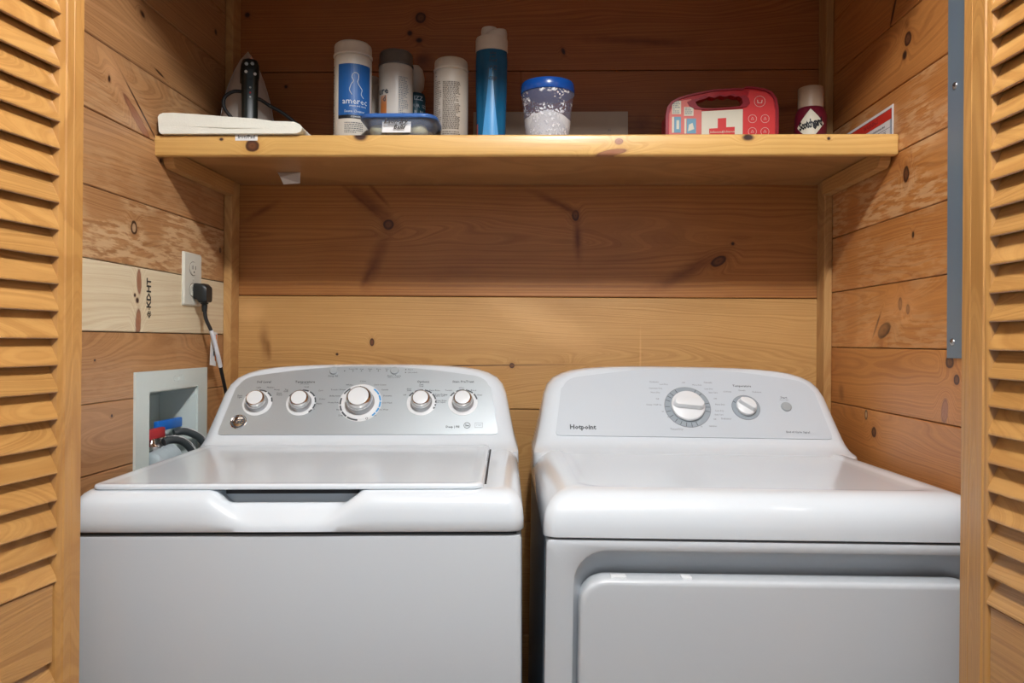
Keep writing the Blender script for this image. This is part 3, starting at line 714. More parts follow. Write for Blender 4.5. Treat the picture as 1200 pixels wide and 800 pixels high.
def dknob(u, v, r, rring, h, spin, ticks):
    k = empty('dial', parent=dm); k.matrix_local = Matrix.Translation(facew(None, u, v, .0022)) @ Matrix.Rotation(pi/2-TH, 4, 'X')
    obj('dial_ring', ring_arc(r*.9, rring, 0, 360, 48, 0, .0006), DIAL, k)
    obj('dial_rim', ring_arc(rring, rring+.0012, 0, 360, 48, 0, .0004), INK2 if ticks else DIAL, k)
    for a in ticks:
        obj('tick', bx(r*1.07, rring*.99, -.0006, .0006, .0006, .0009), INK, k, rot=(0, 0, rad(a)))
    b = bmesh.new(); lathe(b, [(r*.96, .0008), (r*.96, .003), (r, .0045), (r, .0075), (r*.96, .0098), (r*.88, .0108), (.002, .0112)], 40); disc = obj('knob_disc', b, PLASTIC_W, k, 35)
    # grip: a rounded bar across the disc
    gl, gw = r*.90, r*.26
    def stad(s_, z):
        return [(x*s_, y*s_, z) for x, y in [(gl-gw+gw*cos(rad(a)), gw*sin(rad(a))) for a in range(-90, 91, 18)]+[(-(gl-gw)+gw*cos(rad(a)), gw*sin(rad(a))) for a in range(90, 271, 18)]]
    b = bmesh.new(); loft(b, [stad(1.04, .0105), stad(1.0, .0125), stad(.97, h*.9), stad(.92, h*.98), stad(.82, h)])
    g = obj('grip', b, PLASTIC_W, k, 40, rot=(0, 0, spin))
    return k
dknob(-.002, .0765, .0375, .0505, .026, rad(-5), [180, 195, 212, 230, 245, 260, 275, 290, 160, 147, 135, 118, 62, 45, 12, 0, -14])
dknob(.1285, .0775, .0225, .0305, .024, rad(-38), [150])
on_face('button', lathe(bmesh.new(), [(.0117, 0), (.0117, .0025), (.0107, .0036), (.002, .004)], 24), GREYBTN, dm, .2195, .0805, .002, 40)
dtxt('Temperature', .0078, .1285, .1335, INK, bold=.0001); dtxt('Start', .0078, .2185, .1045, INK); dtxt('Push to Start', .0038, .2185, .0985)
dtxt('Hotpoint', .0155, -.2385, .0215, INK, bold=.0005); dtxt('End of Cycle Signal', .0068, .2330, .0170, INK)
for s, u, v, al, sz in (('Cottons', -.071, .1410, 'CENTER', .0064), ('Casuals', .0520, .1415, 'CENTER', .0064), ('Off', -.004, .1400, 'CENTER', .0052), ('More Dry', .0260, .1345, 'CENTER', .0052), ('Less Dry', .0420, .1245, 'LEFT', .0052), ('Easy Care', .0505, .1150, 'LEFT', .0050),
                        ('Less Dry', -.0400, .1350, 'RIGHT', .0052), ('Optimum Dry', -.0540, .1240, 'RIGHT', .0052), ('More Dry', -.0600, .1130, 'RIGHT', .0052), ('Off', -.0640, .0960, 'RIGHT', .0052), ('Damp / Fluff Up', -.0600, .0810, 'RIGHT', .0052),
                        ('20', -.0560, .0640, 'RIGHT', .005), ('30', -.0455, .0500, 'RIGHT', .005), ('40', -.0330, .0385, 'RIGHT', .005), ('50', -.0160, .0290, 'CENTER', .005), ('60', .0030, .0255, 'CENTER', .005), ('70', .0220, .0270, 'CENTER', .005),
                        ('Off', .0590, .0990, 'LEFT', .0052), ('More Dry', .0610, .0840, 'LEFT', .0052), ('Less Dry', .0590, .0680, 'LEFT', .0052), ('Easy Care', .0560, .0580, 'LEFT', .0048), ('Off', .0510, .0460, 'LEFT', .0050), ('Delicates', .0690, .0480, 'LEFT', .0060),
                        ('Timed Dry', -.0330, .0200, 'CENTER', .0064), ('minutes', .0480, .0290, 'CENTER', .0054), ('Cottons', .0930, .1180, 'CENTER', .0054), ('Casuals', .1265, .1220, 'CENTER', .0054), ('Delicates', .1600, .1180, 'CENTER', .0054)):
    dtxt(s, sz, u, v, al=al)

# ------------------------------------------------------------------ outlet box in the left wall
ob = thing('washer_outlet_box', 'greenish-white recessed plastic outlet box in the left plank wall, behind the washer', 'outlet box', (-.798, 1.9, 0), (0, 0, rad(88.85)))
obj('face_frame', plate([(-.408, .800), (-.098, .800), (-.098, 1.103), (-.408, 1.103)], [[(-.358, .835), (-.144, .835), (-.144, 1.061), (-.358, 1.061)]], -.006, -.0002), BOXW, ob)
t_ = .003
for nm, a in (('side_wall', (-.3585, -.3555, -.001, .088, .835, 1.061)), ('side_wall', (-.1465, -.1435, -.001, .088, .835, 1.061)), ('top_wall', (-.355, -.147, -.001, .088, 1.058, 1.061)), ('bottom_wall', (-.355, -.147, -.001, .088, .835, .838)), ('back_wall', (-.355, -.147, .085, .088, .838, 1.058))):
    obj(nm, bx(*a), BOXW, ob)
for zz in (1.040, .985):
    obj('rib', bx(-.354, -.148, .082, .0855, zz-.0015, zz+.0015), BOXW, ob)
obj('embossed_mark', text_bm('Guide', .022, depth=.0005), BOXW, ob, loc=(-.235, -.0062, 1.083), rot=(pi/2, 0, 0))
REDH = plain('red_handle', (.50, .035, .04), .4); BLUEH = plain('blue_handle', (.01, .16, .62), .4)
HOSE = plain('grey_corrugated_plastic', (.36, .43, .46), .45)
def wlp(x, y, z):      # wall-local to world for the left wall
    a = rad(88.85); return (-.798+x*cos(a)-y*sin(a), 1.9+x*sin(a)+y*cos(a), z)
A_LW = (0, 0, rad(88.85))
def valve(x, y, z, hm, label, hx0, hx1):
    v = thing('water_valve', label, 'valve', wlp(x, y, z-.03), A_LW)
    obj('valve_body', lathe(bmesh.new(), [(.010, -.020), (.010, -.012), (.014, -.008), (.014, .010), (.010, .014), (.006, .027)], 8), CHROME, v, 40)
    obj('handle', bx(hx0, hx1, -.006, .006, .024, .046, bev=.003, seg=2), hm, v, 40)
    sp = bmesh.new(); lathe(sp, [(.008, 0), (.008, .010), (.0115, .011), (.0115, .024), (.009, .028)], 8)
    bmesh.ops.rotate(sp, cent=(0, 0, 0), matrix=Matrix.Rotation(pi/2, 3, 'Y'), verts=sp.verts)
    obj('spout', sp, STEEL, v, 40, loc=(.008, 0, .003))
    return v
valve(-.318, .012, .964, REDH, 'chrome tap with flat red handle in the outlet box', -.028, .050)
valve(-.245, .030, .974, BLUEH, 'chrome tap with flat blue handle in the outlet box', -.020, .088)
HM = plain('dark_hose', (.05, .06, .065), .35)
for (pts, lab) in (([(-.278, .006, .948), (-.262, -.004, .951), (-.240, -.016, .945), (-.222, -.028, .925), (-.214, -.034, .89), (-.214, -.036, .80)], 'dark hose with white stripes leaving the red-handled tap'),
                   ([(-.205, .020, .958), (-.192, .008, .961), (-.176, -.006, .955), (-.160, -.022, .938), (-.150, -.032, .90), (-.150, -.036, .80)], 'dark hose with white stripes leaving the blue-handled tap')):
    h = thing('supply_hose', lab, 'hose', wlp(*pts[0]), A_LW)
    path = spline([tuple(a_-b_ for a_, b_ in zip(p, pts[0])) for p in pts], 8)
    obj('hose_body', tube(bmesh.new(), path, .0085, 12), HM, h, 60)
    for q in (.1, .8, 1.5):
        obj('stripe', tube(bmesh.new(), [(p[0]+.0088*cos(q)*.45, p[1]-.0088*sin(q)*.85, p[2]+.0088*cos(q)*.85) for p in path], .0016, 6), PAPER, h, 60)
dh = thing('drain_hose', 'grey corrugated drain hose end in the outlet box below the taps', 'hose', wlp(-.352, -.006, .910), A_LW)
b = bmesh.new(); pr = []
for i in range(5):
    pr += [(.016, i*.018), (.0245, i*.018+.007), (.0250, i*.018+.010), (.016, i*.018+.017)]
lathe(b, pr, 24)
bmesh.ops.rotate(b, cent=(0, 0, 0), matrix=Matrix.Rotation(rad(84), 3, 'Y'), verts=b.verts)
obj('corrugated_tube', b, HOSE, dh, 60)

# ------------------------------------------------------------------ wall outlet, plug and cord
wo = thing('wall_outlet', 'ivory duplex socket plate on the left plank wall above the outlet box', 'socket', wlp(-.172, 0, 1.306), A_LW)
b = bmesh.new(); loft(b, [rz2 for rz2 in [rrect(-.043, .043, -.0605, .0605, .003, 0, ns=3, plane='xz'), rrect(-.043, .043, -.0605, .0605, .003, -.002, ns=3, plane='xz'), rrect(-.0395, .0395, -.057, .057, .003, -.0055, ns=3, plane='xz')]])
obj('cover_plate', b, IVORY, wo, 30)
for zz in (.0245, -.0245):
    b = bmesh.new(); loft(b, [[(x, y, zz+q) for x, q in circ(0, 0, .0172, 20, .86)] for y in (-.005, -.0075)]); r_ = obj('receptacle', b, IVORY, wo, 30)
    b = bmesh.new()
    for xx in (-.0065, .0065): box(b, xx-.001, xx+.001, -.0079, -.0074, zz-.002, zz+.0065)
    box(b, -.002, .002, -.0079, -.0074, zz-.0095, zz-.006)
    obj('slot', b, DARK, r_)
    obj('socket_rim_shade', plate(circ(0, zz, .0190, 20, .86), [circ(0, zz, .0174, 20, .86)], -.0058, -.0052), plain('rim_shadow_brown', (.16, .12, .08), .7), wo)  # brown ring painted as the shadow line around each receptacle
scw = bmesh.new(); lathe(scw, [(.003, 0), (.0028, .001), (.001, .0015)], 12); bmesh.ops.rotate(scw, cent=(0, 0, 0), matrix=Matrix.Rotation(pi/2, 3, 'X'), verts=scw.verts)
obj('screw', scw, IVORY, wo, 40, loc=(0, -.0055, 0))
pc = thing('power_cord', 'black washer power cord with moulded plug hanging from the socket plate', 'cord', wlp(-.160, -.008, 1.281), A_LW)
b = bmesh.new()
loft(b, [rrect(-.017, .017, -.020, .017, .008, y, ns=4, plane='xz') for y in (0, -.006)]+[rrect(-.019, .019, -.028, .016, .008, y, ns=4, plane='xz') for y in (-.012, -.022)]+[rrect(-.015, .015, -.026, .010, .008, -.030, ns=4, plane='xz')])
obj('plug', b, BLACKP, pc, 40)
obj('strain_relief', lathe(bmesh.new(), [(.009, -.022), (.0085, -.030), (.0065, -.031), (.0065, -.036), (.0055, -.048)], 16, c=(.004, -.017)), BLACKP, pc, 40)
cpath = spline([(.004, -.017, -.040), (.006, -.020, -.065), (.020, -.027, -.095), (.045, -.030, -.145), (.075, -.028, -.195), (.108, -.024, -.245), (.128, -.02, -.29), (.13, -.02, -.42)], 8)
obj('cord', tube(bmesh.new(), cpath, .0042, 10), RUBBER, pc, 60)
obj('clear_sleeve', tube(bmesh.new(), cpath[15:30], .0052, 10), plain('white_wrap', (.68, .70, .74), .4), pc, 60)
tg = obj('cord_tag', bx(-.0035, .036, -.0004, .0004, -.072, .008), PAPER, pc, loc=(.036, -.020, -.100), rot=(0, rad(6), rad(5)))
obj('tag_stripe', bx(.026, .032, -.0009, -.0005, -.06, .003), plain('orange_ink', (.75, .22, .06), .6), tg)
obj('tag_stripe', bx(.012, .023, -.0009, -.0005, -.05, .003), plain('pale_blue_ink', (.45, .52, .6), .6), tg)
obj('tag_stripe', bx(.014, .021, -.0012, -.0008, -.048, -.038), INK, tg)

# ------------------------------------------------------------------ things on the shelf (top of shelf z = 1.593)
ZS = 1.5932
# folded white cloth
sec = [(.004, 0), (.10, .0005), (.20, .0003), (.288, .0), (.297, .004), (.300, .011), (.294, .018), (.282, .0235), (.262, .026), (.24, .0262), (.20, .030), (.14, .0345), (.08, .040), (.03, .0435), (.008, .0435), (.001, .040), (-.002, .034), (.001, .028), (.009, .0240),
       (.06, .0230), (.14, .0195), (.22, .0170), (.268, .0168), (.274, .0152), (.270, .0122), (.22, .0112), (.14, .0125), (.06, .0150), (.016, .0165), (.006, .0150), (.000, .013), (.0, .005)]
bm = bmesh.new(); loops = []
for k in range(25):
    y = k/24*.165
    loops.append([(x+.004*noise.noise((y*9, zz*40, 1))+.0015*noise.noise((y*60, 0, x*9)), y+.004*noise.noise((x*7, zz*30, 5)), max(.0002, zz+(.0022*noise.noise((x*22, y*22, zz*50+3)) if zz > .001 else 0))) for x, zz in sec])
loft(bm, loops)
CLOTH = plain('white_cotton', (.82, .82, .72), .9, bump=.5, bscale=300, var=.05)
bmesh.ops.triangulate(bm, faces=[f for f in bm.faces if len(f.verts) > 4])
tag(obj('folded_cloth', bm, CLOTH, smooth=60, loc=(-.7925, 1.558, ZS)), 'folded white cotton ironing pad lying at the left end of the shelf', 'cloth')

# iron standing on its heel, soleplate towards the back
ir = thing('clothes_iron', 'grey and black clothes iron standing on its heel behind the folded cloth', 'iron', (-.728, 1.868, ZS), (0, 0, rad(24)))
def sole(s, y, dz=0, h=.285):
    pts = []
    for i in range(13):
        t = i/12; pts.append((.070*s*(1-t**2.3)**.8 if t < 1 else 0, t*h*(1-.02*(1-s))))
    full = [(x, z_) for x, z_ in pts]+[(-x, z_) for x, z_ in reversed(pts[:-1])]
    return [(x, y, z_+dz) for x, z_ in full]
b = bmesh.new(); loft(b, [sole(1.0, 0), sole(1.0, -.006)]); obj('soleplate', b, STEEL, ir, 50)
IRB = plain('iron_pale_plastic', (.66, .60, .54), .3, coat=.3)
b = bmesh.new(); loft(b, [sole(.985, -.006), sole(.97, -.016, h=.280), sole(.86, -.034, h=.255), sole(.62, -.050, h=.225), sole(.40, -.058, h=.18)]); obj('housing', b, IRB, ir, 50)
HB = plain('iron_black_handle', (.012, .017, .015), .35)
b = bmesh.new()
loft(b, [rrect(-.0185, .0185, -.128, -.085, .014, z_, ns=5) for z_ in (.001, .02)]+[rrect(-.018, .018, -.124, -.094, .013, z_, ns=5) for z_ in (.06, .13)]+[rrect(-.019, .019, -.126, -.094, .014, .180, ns=5)]+[rrect(-.0205, .0205, -.13, -.05, .016, z_, ns=5) for z_ in (.187, .213)]+[rrect(-.017, .017, -.124, -.055, .014, .226, ns=5), rrect(-.009, .009, -.11, -.07, .008, .232, ns=5)])
obj('handle', b, HB, ir, 50)
obj('heel_block', bx(-.022, .022, -.09, -.045, .0, .045, bev=.006, seg=2), IRB, ir, 40)
for (x, z_, r_, mt) in ((-.009, .212, .0042, GREYBTN), (.004, .214, .0042, GREYBTN), (-.010, .194, .0036, PLASTIC_W), (.010, .191, .0036, PLASTIC_W), (0, .180, .006, BLACKP), (0, .160, .0026, GREYBTN), (0, .148, .0022, REDH), (0, .138, .0022, PLASTIC_W)):
    q = bmesh.new(); lathe(q, [(r_, 0), (r_*.9, .0015), (r_*.3, .002)], 14); bmesh.ops.rotate(q, cent=(0, 0, 0), matrix=Matrix.Rotation(pi/2, 3, 'X'), verts=q.verts)
    obj('control_button', q, mt, ir, 40, loc=(x, -.1245 if z_ < .185 else -.1295, z_))
obj('cord', tube(bmesh.new(), spline([(-.012, -.092, .158), (-.035, -.088, .157), (-.054, -.085, .142), (-.056, -.086, .120), (-.042, -.090, .098), (-.018, -.085, .080), (.010, -.07, .078), (.014, -.072, .120), (.018, -.088, .146), (.045, -.082, .136), (.080, -.080, .120), (.115, -.085, .092), (.142, -.095, .055), (.155, -.11, .006), (.150, -.12, .005)], 8), .0042, 10), RUBBER, ir, 60)

def canister(name, label, cat, x, y, r, h, body, capm, cap_h, cap_r=None, step=.0015, neck=True, rotz=0.0):
    c = thing(name, label, cat, (x, y, ZS), (0, 0, rotz))
    cap_r = cap_r or r
    hb = h-cap_h
    obj('body', lathe(bmesh.new(), [(r*.94, 0), (r, .004), (r, hb-.006), (r*.985, hb-.002), (r*.95, hb)], 48), body, c, 40)
    obj('cap', lathe(bmesh.new(), [(cap_r+step*.3, hb-.0005), (cap_r+step, hb+.001), (cap_r+step, hb+.004), (cap_r, hb+.006), (cap_r*.99, h-.007), (cap_r*.96, h-.003), (cap_r*.88, h), (.003, h+.0005)], 48), capm, c, 40)
    return c
# 1 tall white canister with blue label
CW = plain('white_hdpe', (.70, .65, .56), .42)
r1 = .0415
c1 = canister('supplement_canister', 'tall white canister with a blue label, second thing from the left on the shelf', 'canister', -.424, 1.70, r1, .234, CW, CW, .030)
LB = plain('label_blue', (.012, .10, .32), .45)
wtx = lambda c, R, s, size, phi, z, mat, **k: obj('lettering', bend(text_bm(s, size, depth=.0001, **k), R, phi, .0008), mat, c, loc=(0, 0, z))
obj('label', bend(grid_rect(-.033, .045, -.060, .052, 16), r1, .22), LB, c1, loc=(0, 0, .128))
obj('label_band', bend(grid_rect(-.033, .045, -.0675, -.060, 16), r1, .22), plain('label_black', (.01, .011, .013), .5), c1, loc=(0, 0, .128))
LW = plain('label_white_ink', (.62, .66, .70), .6)
wtx(c1, r1, 'amerec', .0190, .22+.14, .098, LW); wtx(c1, r1, 'steam and sauna', .0058, .22+.30, .088, LW); wtx(c1, r1, 'Sauna Cleaner', .0078, .22+.12, .076, LW); wtx(c1, r1, 'CLEANER', .0052, .40, .0643, LW)
swirl = [(-.006, .112), (-.011, .122), (-.008, .134), (-.003, .142), (-.006, .152), (-.001, .160), (.007, .158), (.008, .148), (.006, .140), (.011, .131), (.016, .124), (.014, .114), (.020, .106)]
b = bmesh.new()
tube(b, spline([(x, z_, .0003) for x, z_ in swirl], 4), .0007, 5)
obj('logo_line', bend(b, r1, .34, .0006), LW, c1)
b = bmesh.new(); rn = random.Random(4)
fineprint(b, -.012, .030, .030, .052, .0042, .0016, rn); fineprint(b, -.022, .038, .004, .020, .004, .0022, rn); fineprint(b, -.062, -.045, .02, .18, .006, .003, rn)
obj('fine_print', bend(b, r1, .1, .0004), INK, c1)
# small cream bottle behind
c = thing('cream_bottle', 'small cream bottle mostly hidden behind the blue-labelled canister', 'bottle', (-.4115, 1.83, ZS))
obj('body', lathe(bmesh.new(), [(.026, 0), (.028, .004), (.028, .055), (.024, .07), (.024, .10), (.028, .118), (.028, .165), (.024, .182), (.018, .188)], 32, ), CREAM, c, 50)
obj('cap', lathe(bmesh.new(), [(.019, .187), (.0195, .189), (.0195, .204), (.018, .206)], 32), CREAM, c, 50)
# white tub with grey lid
r2 = .0392
c2 = canister('grey_lidded_canister', 'cream canister with a dark grey lid and an orange patch, behind the lidded tub', 'canister', -.338, 1.755, r2, .236, plain('pearl_white', (.62, .57, .49), .35), plain('grey_lid', (.13, .115, .10), .4), .033, cap_r=.0385)
def orange():
    m, nt, b = nt_new('orange_print'); tc = N(nt, 'ShaderNodeTexCoord'); s = N(nt, 'ShaderNodeSeparateXYZ'); nt.links.new(tc.outputs['Object'], s.inputs[0])
    nt.links.new(mixc(nt, mrange(nt, s.outputs[2], .07, .125, 0, 1, True), (.50, .16, .04), (.62, .55, .46)), b.inputs['Base Color']); b.inputs['Roughness'].default_value = .4; return m
obj('orange_patch', bend(grid_rect(-.030, -.012, -.03, .095, 8), r2, -.05), orange(), c2, loc=(0, 0, .035))
wtx(c2, r2, 'ure', .022, -.62, .140, INK, bold=.0004); wtx(c2, r2, 'd', .018, -.52, .122, INK, bold=.0004)
b = bmesh.new(); fineprint(b, .009, .034, .03, .172, .0040, .0021, random.Random(7)); obj('fine_print', bend(b, r2, .12, .0004), INK2, c2)
# spray top bottle and teal bottle
c = thing('spray_bottle', 'cream bottle with rounded top showing right of the grey-lidded canister', 'bottle', (-.313, 1.865, ZS))
obj('body', lathe(bmesh.new(), [(.024, 0), (.026, .004), (.026, .13), (.018, .15), (.014, .165)], 28), CREAM, c, 50)
obj('spray_head', lathe(bmesh.new(), [(.015, .165), (.017, .168), (.017, .185), (.022, .190), (.024, .215), (.020, .236), (.012, .246), (.004, .249)], 28), CREAM, c, 50)
c = thing('teal_bottle', 'short dark teal bottle with pale letters between the two canisters', 'bottle', (-.302, 1.815, ZS))
TEAL = plain('dark_teal', (.015, .075, .10), .4)
obj('body', lathe(bmesh.new(), [(.022, 0), (.0235, .003), (.0235, .152), (.021, .160), (.015, .163)], 32), TEAL, c, 40)
wtx(c, .0235, 'IZZ', .014, .45, .146, LW, bold=.0003); wtx(c, .0235, 'OUR  IZZ', .011, .55, .128, LW); wtx(c, .0235, 'B  N', .012, .5, .113, LW)
# lidded tub in front
CLEAR = plain('clear_plastic', (.42, .50, .66), .12, alpha=.20, coat=.5)
tb = thing('plastic_tub', 'low clear plastic tub with blue lid and handwritten label at the shelf front', 'tub', (-.302, 1.640, ZS))
def rr2(hx, hy, rc, z_): return rrect(-hx, hx, -hy, hy, rc, z_, ns=6)
b = bmesh.new(); loft(b, [rr2(.060, .042, .025, .001), rr2(.064, .046, .027, .004), rr2(.072, .053, .028, .030), rr2(.078, .058, .029, .0415), rr2(.0765, .0565, .029, .0415), rr2(.0705, .0515, .027, .030), rr2(.0625, .0445, .026, .006), rr2(.058, .04, .024, .004)])
obj('tub_body', b, CLEAR, tb, 50)
b = bmesh.new(); loft(b, [rr2(.080, .060, .030, .0385), rr2(.0815, .0615, .031, .0400), rr2(.0815, .0615, .031, .0455), rr2(.079, .059, .03, .0478), rr2(.070, .05, .026, .0480), rr2(.068, .048, .025, .0462)])
obj('lid', b, plain('blue_lid', (.045, .14, .42), .3), tb, 50)
POUCH = plain('pale_yellow_pouch', (.66, .62, .34), .5, coat=.4)
rn = random.Random(9)
for i, (x, y) in enumerate(((-.045, -.02), (-.012, -.025), (.040, -.022), (-.03, .015), (.012, .012), (.045, .014))):
    b = bmesh.new(); bmesh.ops.create_icosphere(b, subdivisions=3, radius=.017)
    for v in b.verts: v.co = Vector((v.co.x*1.15, v.co.y, v.co.z*.85))*(1+.18*noise.noise(v.co*90+Vector((i*3, 0, 0))))
    obj('pouch', b, POUCH, tb, 60, loc=(x, y, .020))
nt_ = obj('note', grid_rect(-.032, .028, -.012, .012, 8), PAPER, tb, loc=(.0, -.0515, .021), rot=(rad(80), 0, 0))
text('Laundry', .0150, INKB, tb, (-.003, -.0592, .0310), (rad(76), 0, 0), name='handwriting', depth=.0001, shear=.35, bold=.0003)
text('Balls', .0130, INKB, tb, (.004, -.0570, .0200), (rad(80), 0, 0), name='handwriting', depth=.0001, shear=.35, bold=.0003)
# third canister
r3 = .0385
c3 = canister('plain_canister', 'beige canister with dense fine print and white cap, left of the blue bottle', 'canister', -.2065, 1.72, r3, .205, plain('warm_grey_label', (.50, .44, .36), .5), plain('beige_cap', (.60, .53, .43), .45), .026, cap_r=.0375)
b = bmesh.new(); fineprint(b, -.016, .024, .045, .148, .0032, .0022, random.Random(2)); fineprint(b, -.016, .024, .012, .038, .0045, .0022, random.Random(3)); fineprint(b, -.040, -.019, .012, .150, .0042, .0018, random.Random(5)); fineprint(b, -.040, -.032, .150, .172, .0085, .0020, random.Random(6))
obj('fine_print', bend(b, r3, .05, .0004), plain('brown_ink', (.16, .13, .10), .6), c3)
# blue detergent bottle
bb = thing('blue_bottle', 'tall translucent blue detergent bottle with white cap at the shelf centre', 'bottle', (-.118, 1.755, ZS))
def blue():
    m, nt, b = nt_new('blue_pet'); b.inputs['Base Color'].default_value = (.012, .13, .27, 1); b.inputs['Roughness'].default_value = .22; b.inputs['Coat Weight'].default_value = .5
    b.inputs['Subsurface Weight'].default_value = 0; return m
b = bmesh.new(); L_ = []
for z_, hx, dent in ((0, .030, 0), (.004, .033, 0), (.05, .0335, .1), (.10, .0345, .5), (.15, .0362, .8), (.19, .0365, .6), (.215, .0368, .1), (.228, .036, 0), (.240, .0355, 0)):
    lp = []
    for i in range(48):
        a = 2*pi*i/48; x, y = hx*cos(a), hx*.8*sin(a)
        f = 1-.20*dent*(math.exp(-((abs(a-1.5*pi)-.75)/.28)**2))
        lp.append((x*f, y*f, z_))
    L_.append(lp)
loft(b, L_); obj('body', b, blue(), bb, 50)
WEDGE = plain('painted_facet_light', (.08, .36, .72), .3, coat=.3)  # paler colour paints in the brighter lower front of the bottle
b = bmesh.new(); L_ = []
for i in range(15):
    t = i/14; z_ = .002+t*.19; w = .62*(1-t)**1.3+.10
    R_ = .0335+.002*t
    L_.append([(R_*sin(w*k), -R_*.82*cos(w*k)-.0012, z_) for k in [j/6 for j in range(-6, 7)]])
loft(b, L_, False, False, closed=False); obj('facet_light', b, WEDGE, bb, 60, label='pale blue wedge painting in the brighter lower front of the bottle')
CAPW = plain('white_cap', (.66, .60, .52), .4)
b = bmesh.new(); loft(b, [[(x*s_, y*s_*.85, z_) for x, y in circ(0, 0, .0368, 36)] for s_, z_ in ((.98, .236), (1.0, .238), (1.0, .262), (.96, .268), (.80, .270))]); obj('collar', b, CAPW, bb, 40)
b = bmesh.new(); loft(b, [[(x*s_+.009, y*s_*.85, z_+.18*(x*s_)) for x, y in circ(0, 0, .026, 30)] for s_, z_ in ((1.0, .262), (1.0, .276), (.94, .283), (.6, .287), (.1, .288))]); obj('flip_cap', b, CAPW, bb, 40)
b = bmesh.new(); lathe(b, [(.0195, .262), (.0195, .290), (.018, .296), (.010, .299), (.002, .300)], 28, c=(-.006, .012)); obj('spout_cap', b, CAPW, bb, 40)
for s, z_, sz in (('use', .226, .011), ('per', .218, .010), ('load', .209, .010), ('1/2', .192, .015), ('cap', .170, .016)):
    wtx(bb, .0355, s, sz, .12, z_, INK, shear=.3)
for k_, o_ in enumerate(bb.children):
    if o_.name.startswith('lettering'): o_.location.y = .0045
obj('side_print', bend(grid_rect(-.006, .004, .01, .07, 4), .0335, -1.15), plain('red_white_print', (.55, .12, .10), .5, var=.6, bscale=90), bb, loc=(0, .003, 0))
# pale card leaning at the back
tag(obj('paper_card', bx(-.192, .192, -.001, .001, 0, .150), plain('manila_card', (.52, .45, .37), .8), loc=(.019, 1.900, ZS), rot=(rad(-6), 0, 0)), 'long pale card leaning on the back wall behind the blue-lidded container', 'card')
pcard = bpy.data.objects['paper_card']
text('s/sides', .012, INK2, pcard, (.150, -.0013, .088), depth=.0001, shear=.3)
text('si', .012, INK2, pcard, (.146, -.0013, .103), depth=.0001)
# round container with powder
rc_ = thing('powder_container', 'round clear container of white powder with a blue screw lid', 'container', (.0105, 1.69, ZS))
def mottled():
    m, nt, b = nt_new('powder_flecked_clear'); tc = N(nt, 'ShaderNodeTexCoord'); n = N(nt, 'ShaderNodeTexNoise'); n.inputs['Scale'].default_value = 190; n.inputs['Detail'].default_value = 2
    nt.links.new(tc.outputs['Object'], n.inputs[0]); n2 = N(nt, 'ShaderNodeTexNoise'); n2.inputs['Scale'].default_value = 28; nt.links.new(tc.outputs['Object'], n2.inputs[0])
    f = mth(nt, 'MULTIPLY', mrange(nt, n.outputs[0], .55, .58, 0, 1), mrange(nt, n2.outputs[0], .46, .52, 0, 1))
    nt.links.new(mixc(nt, f, (.36, .36, .50), (.85, .85, .85)), b.inputs['Base Color']); nt.links.new(mth(nt, 'MAXIMUM', f, .15), b.inputs['Alpha'])
    b.inputs['Roughness'].default_value = .2; return m
b = bmesh.new(); lathe(b, [(.045, .0), (.0475, .003), (.0525, .080), (.0545, .098), (.0575, .110), (.0565, .122), (.0555, .122), (.0560, .110), (.0530, .098), (.0512, .080), (.0462, .004), (.043, .002)], 48)
obj('jar', b, mottled(), rc_, 50)
b = bmesh.new(); rows_l = []
for s_ in (.02, .3, .6, .85, 1.0):
    rows_l.append([(x, y, min(.096, .078-.20*(x-.005)*(1 if x > .0 else -.55)*1.6+.004*noise.noise((x*60, y*60, 0)))-.006*s_*s_) for x, y in circ(0, 0, .0505*s_, 40)])
rows_l.append([(x, y, .006) for x, y in circ(0, 0, .0455, 40)])
loft(b, rows_l)
obj('powder', b, plain('white_powder', (.80, .80, .76), .95, bump=.4, bscale=500), rc_, 50)
b = bmesh.new(); lathe(b, [(.0585, .118), (.0595, .120), (.0590, .136), (.057, .1405), (.050, .1415), (.048, .139), (.002, .139)], 48); obj('screw_lid', b, plain('royal_blue_lid', (.006, .07, .33), .25, coat=.4), rc_, 40)

# first aid kit
RED = plain('kit_red', (.42, .012, .02), .32, coat=.3); RED2 = plain('kit_red_print', (.62, .035, .035), .4); PINK = plain('kit_pink_print', (.66, .16, .13), .45)
fk = thing('first_aid_kit', 'red plastic first aid kit with carry handle and a red cross', 'first aid kit', (.4045, 1.78, ZS))
outl = [(-.122, .0), (-.1265, .004), (-.1265, .09), (-.123, .110), (-.113, .123), (-.098, .131), (-.078, .137), (-.066, .140), (-.02, .149), (.03, .152), (.046, .151), (.054, .156), (.072, .155), (.098, .150), (.112, .143), (.122, .128), (.126, .105), (.1265, .004), (.122, 0)]
hole = [(-.052, .125), (-.060, .121), (-.056, .113), (-.046, .107), (-.02, .106), (.02, .109), (.04, .111), (.046, .118), (.044, .128), (.037, .133), (.028, .132), (.018, .136), (.006, .132), (-.006, .135), (-.018, .130), (-.030, .133), (-.040, .128)]
obj('shell', plate(outl, [hole], -.028, -.006), RED, fk)
obj('back_shell', plate([(-.122, 0), (-.1265, .004), (-.1265, .09), (-.121, .101), (.121, .101), (.1265, .09), (.1265, .004), (.122, 0)], [], -.0058, .028), RED, fk)
def off(poly, s, c_=(0, .07)): return [(c_[0]+(x-c_[0])*s, c_[1]+(z_-c_[1])*s) for x, z_ in poly]
obj('rim', plate(outl, [off(outl, .955)], -.031, -.028), plain('kit_dark_red', (.26, .008, .018), .35), fk)
obj('rim', plate([(x*1.12+.0, z_) for x, z_ in off(hole, 1.18, (-.005, .120))], [hole], -.031, -.028), plain('kit_dark_red2', (.26, .008, .018), .35), fk)
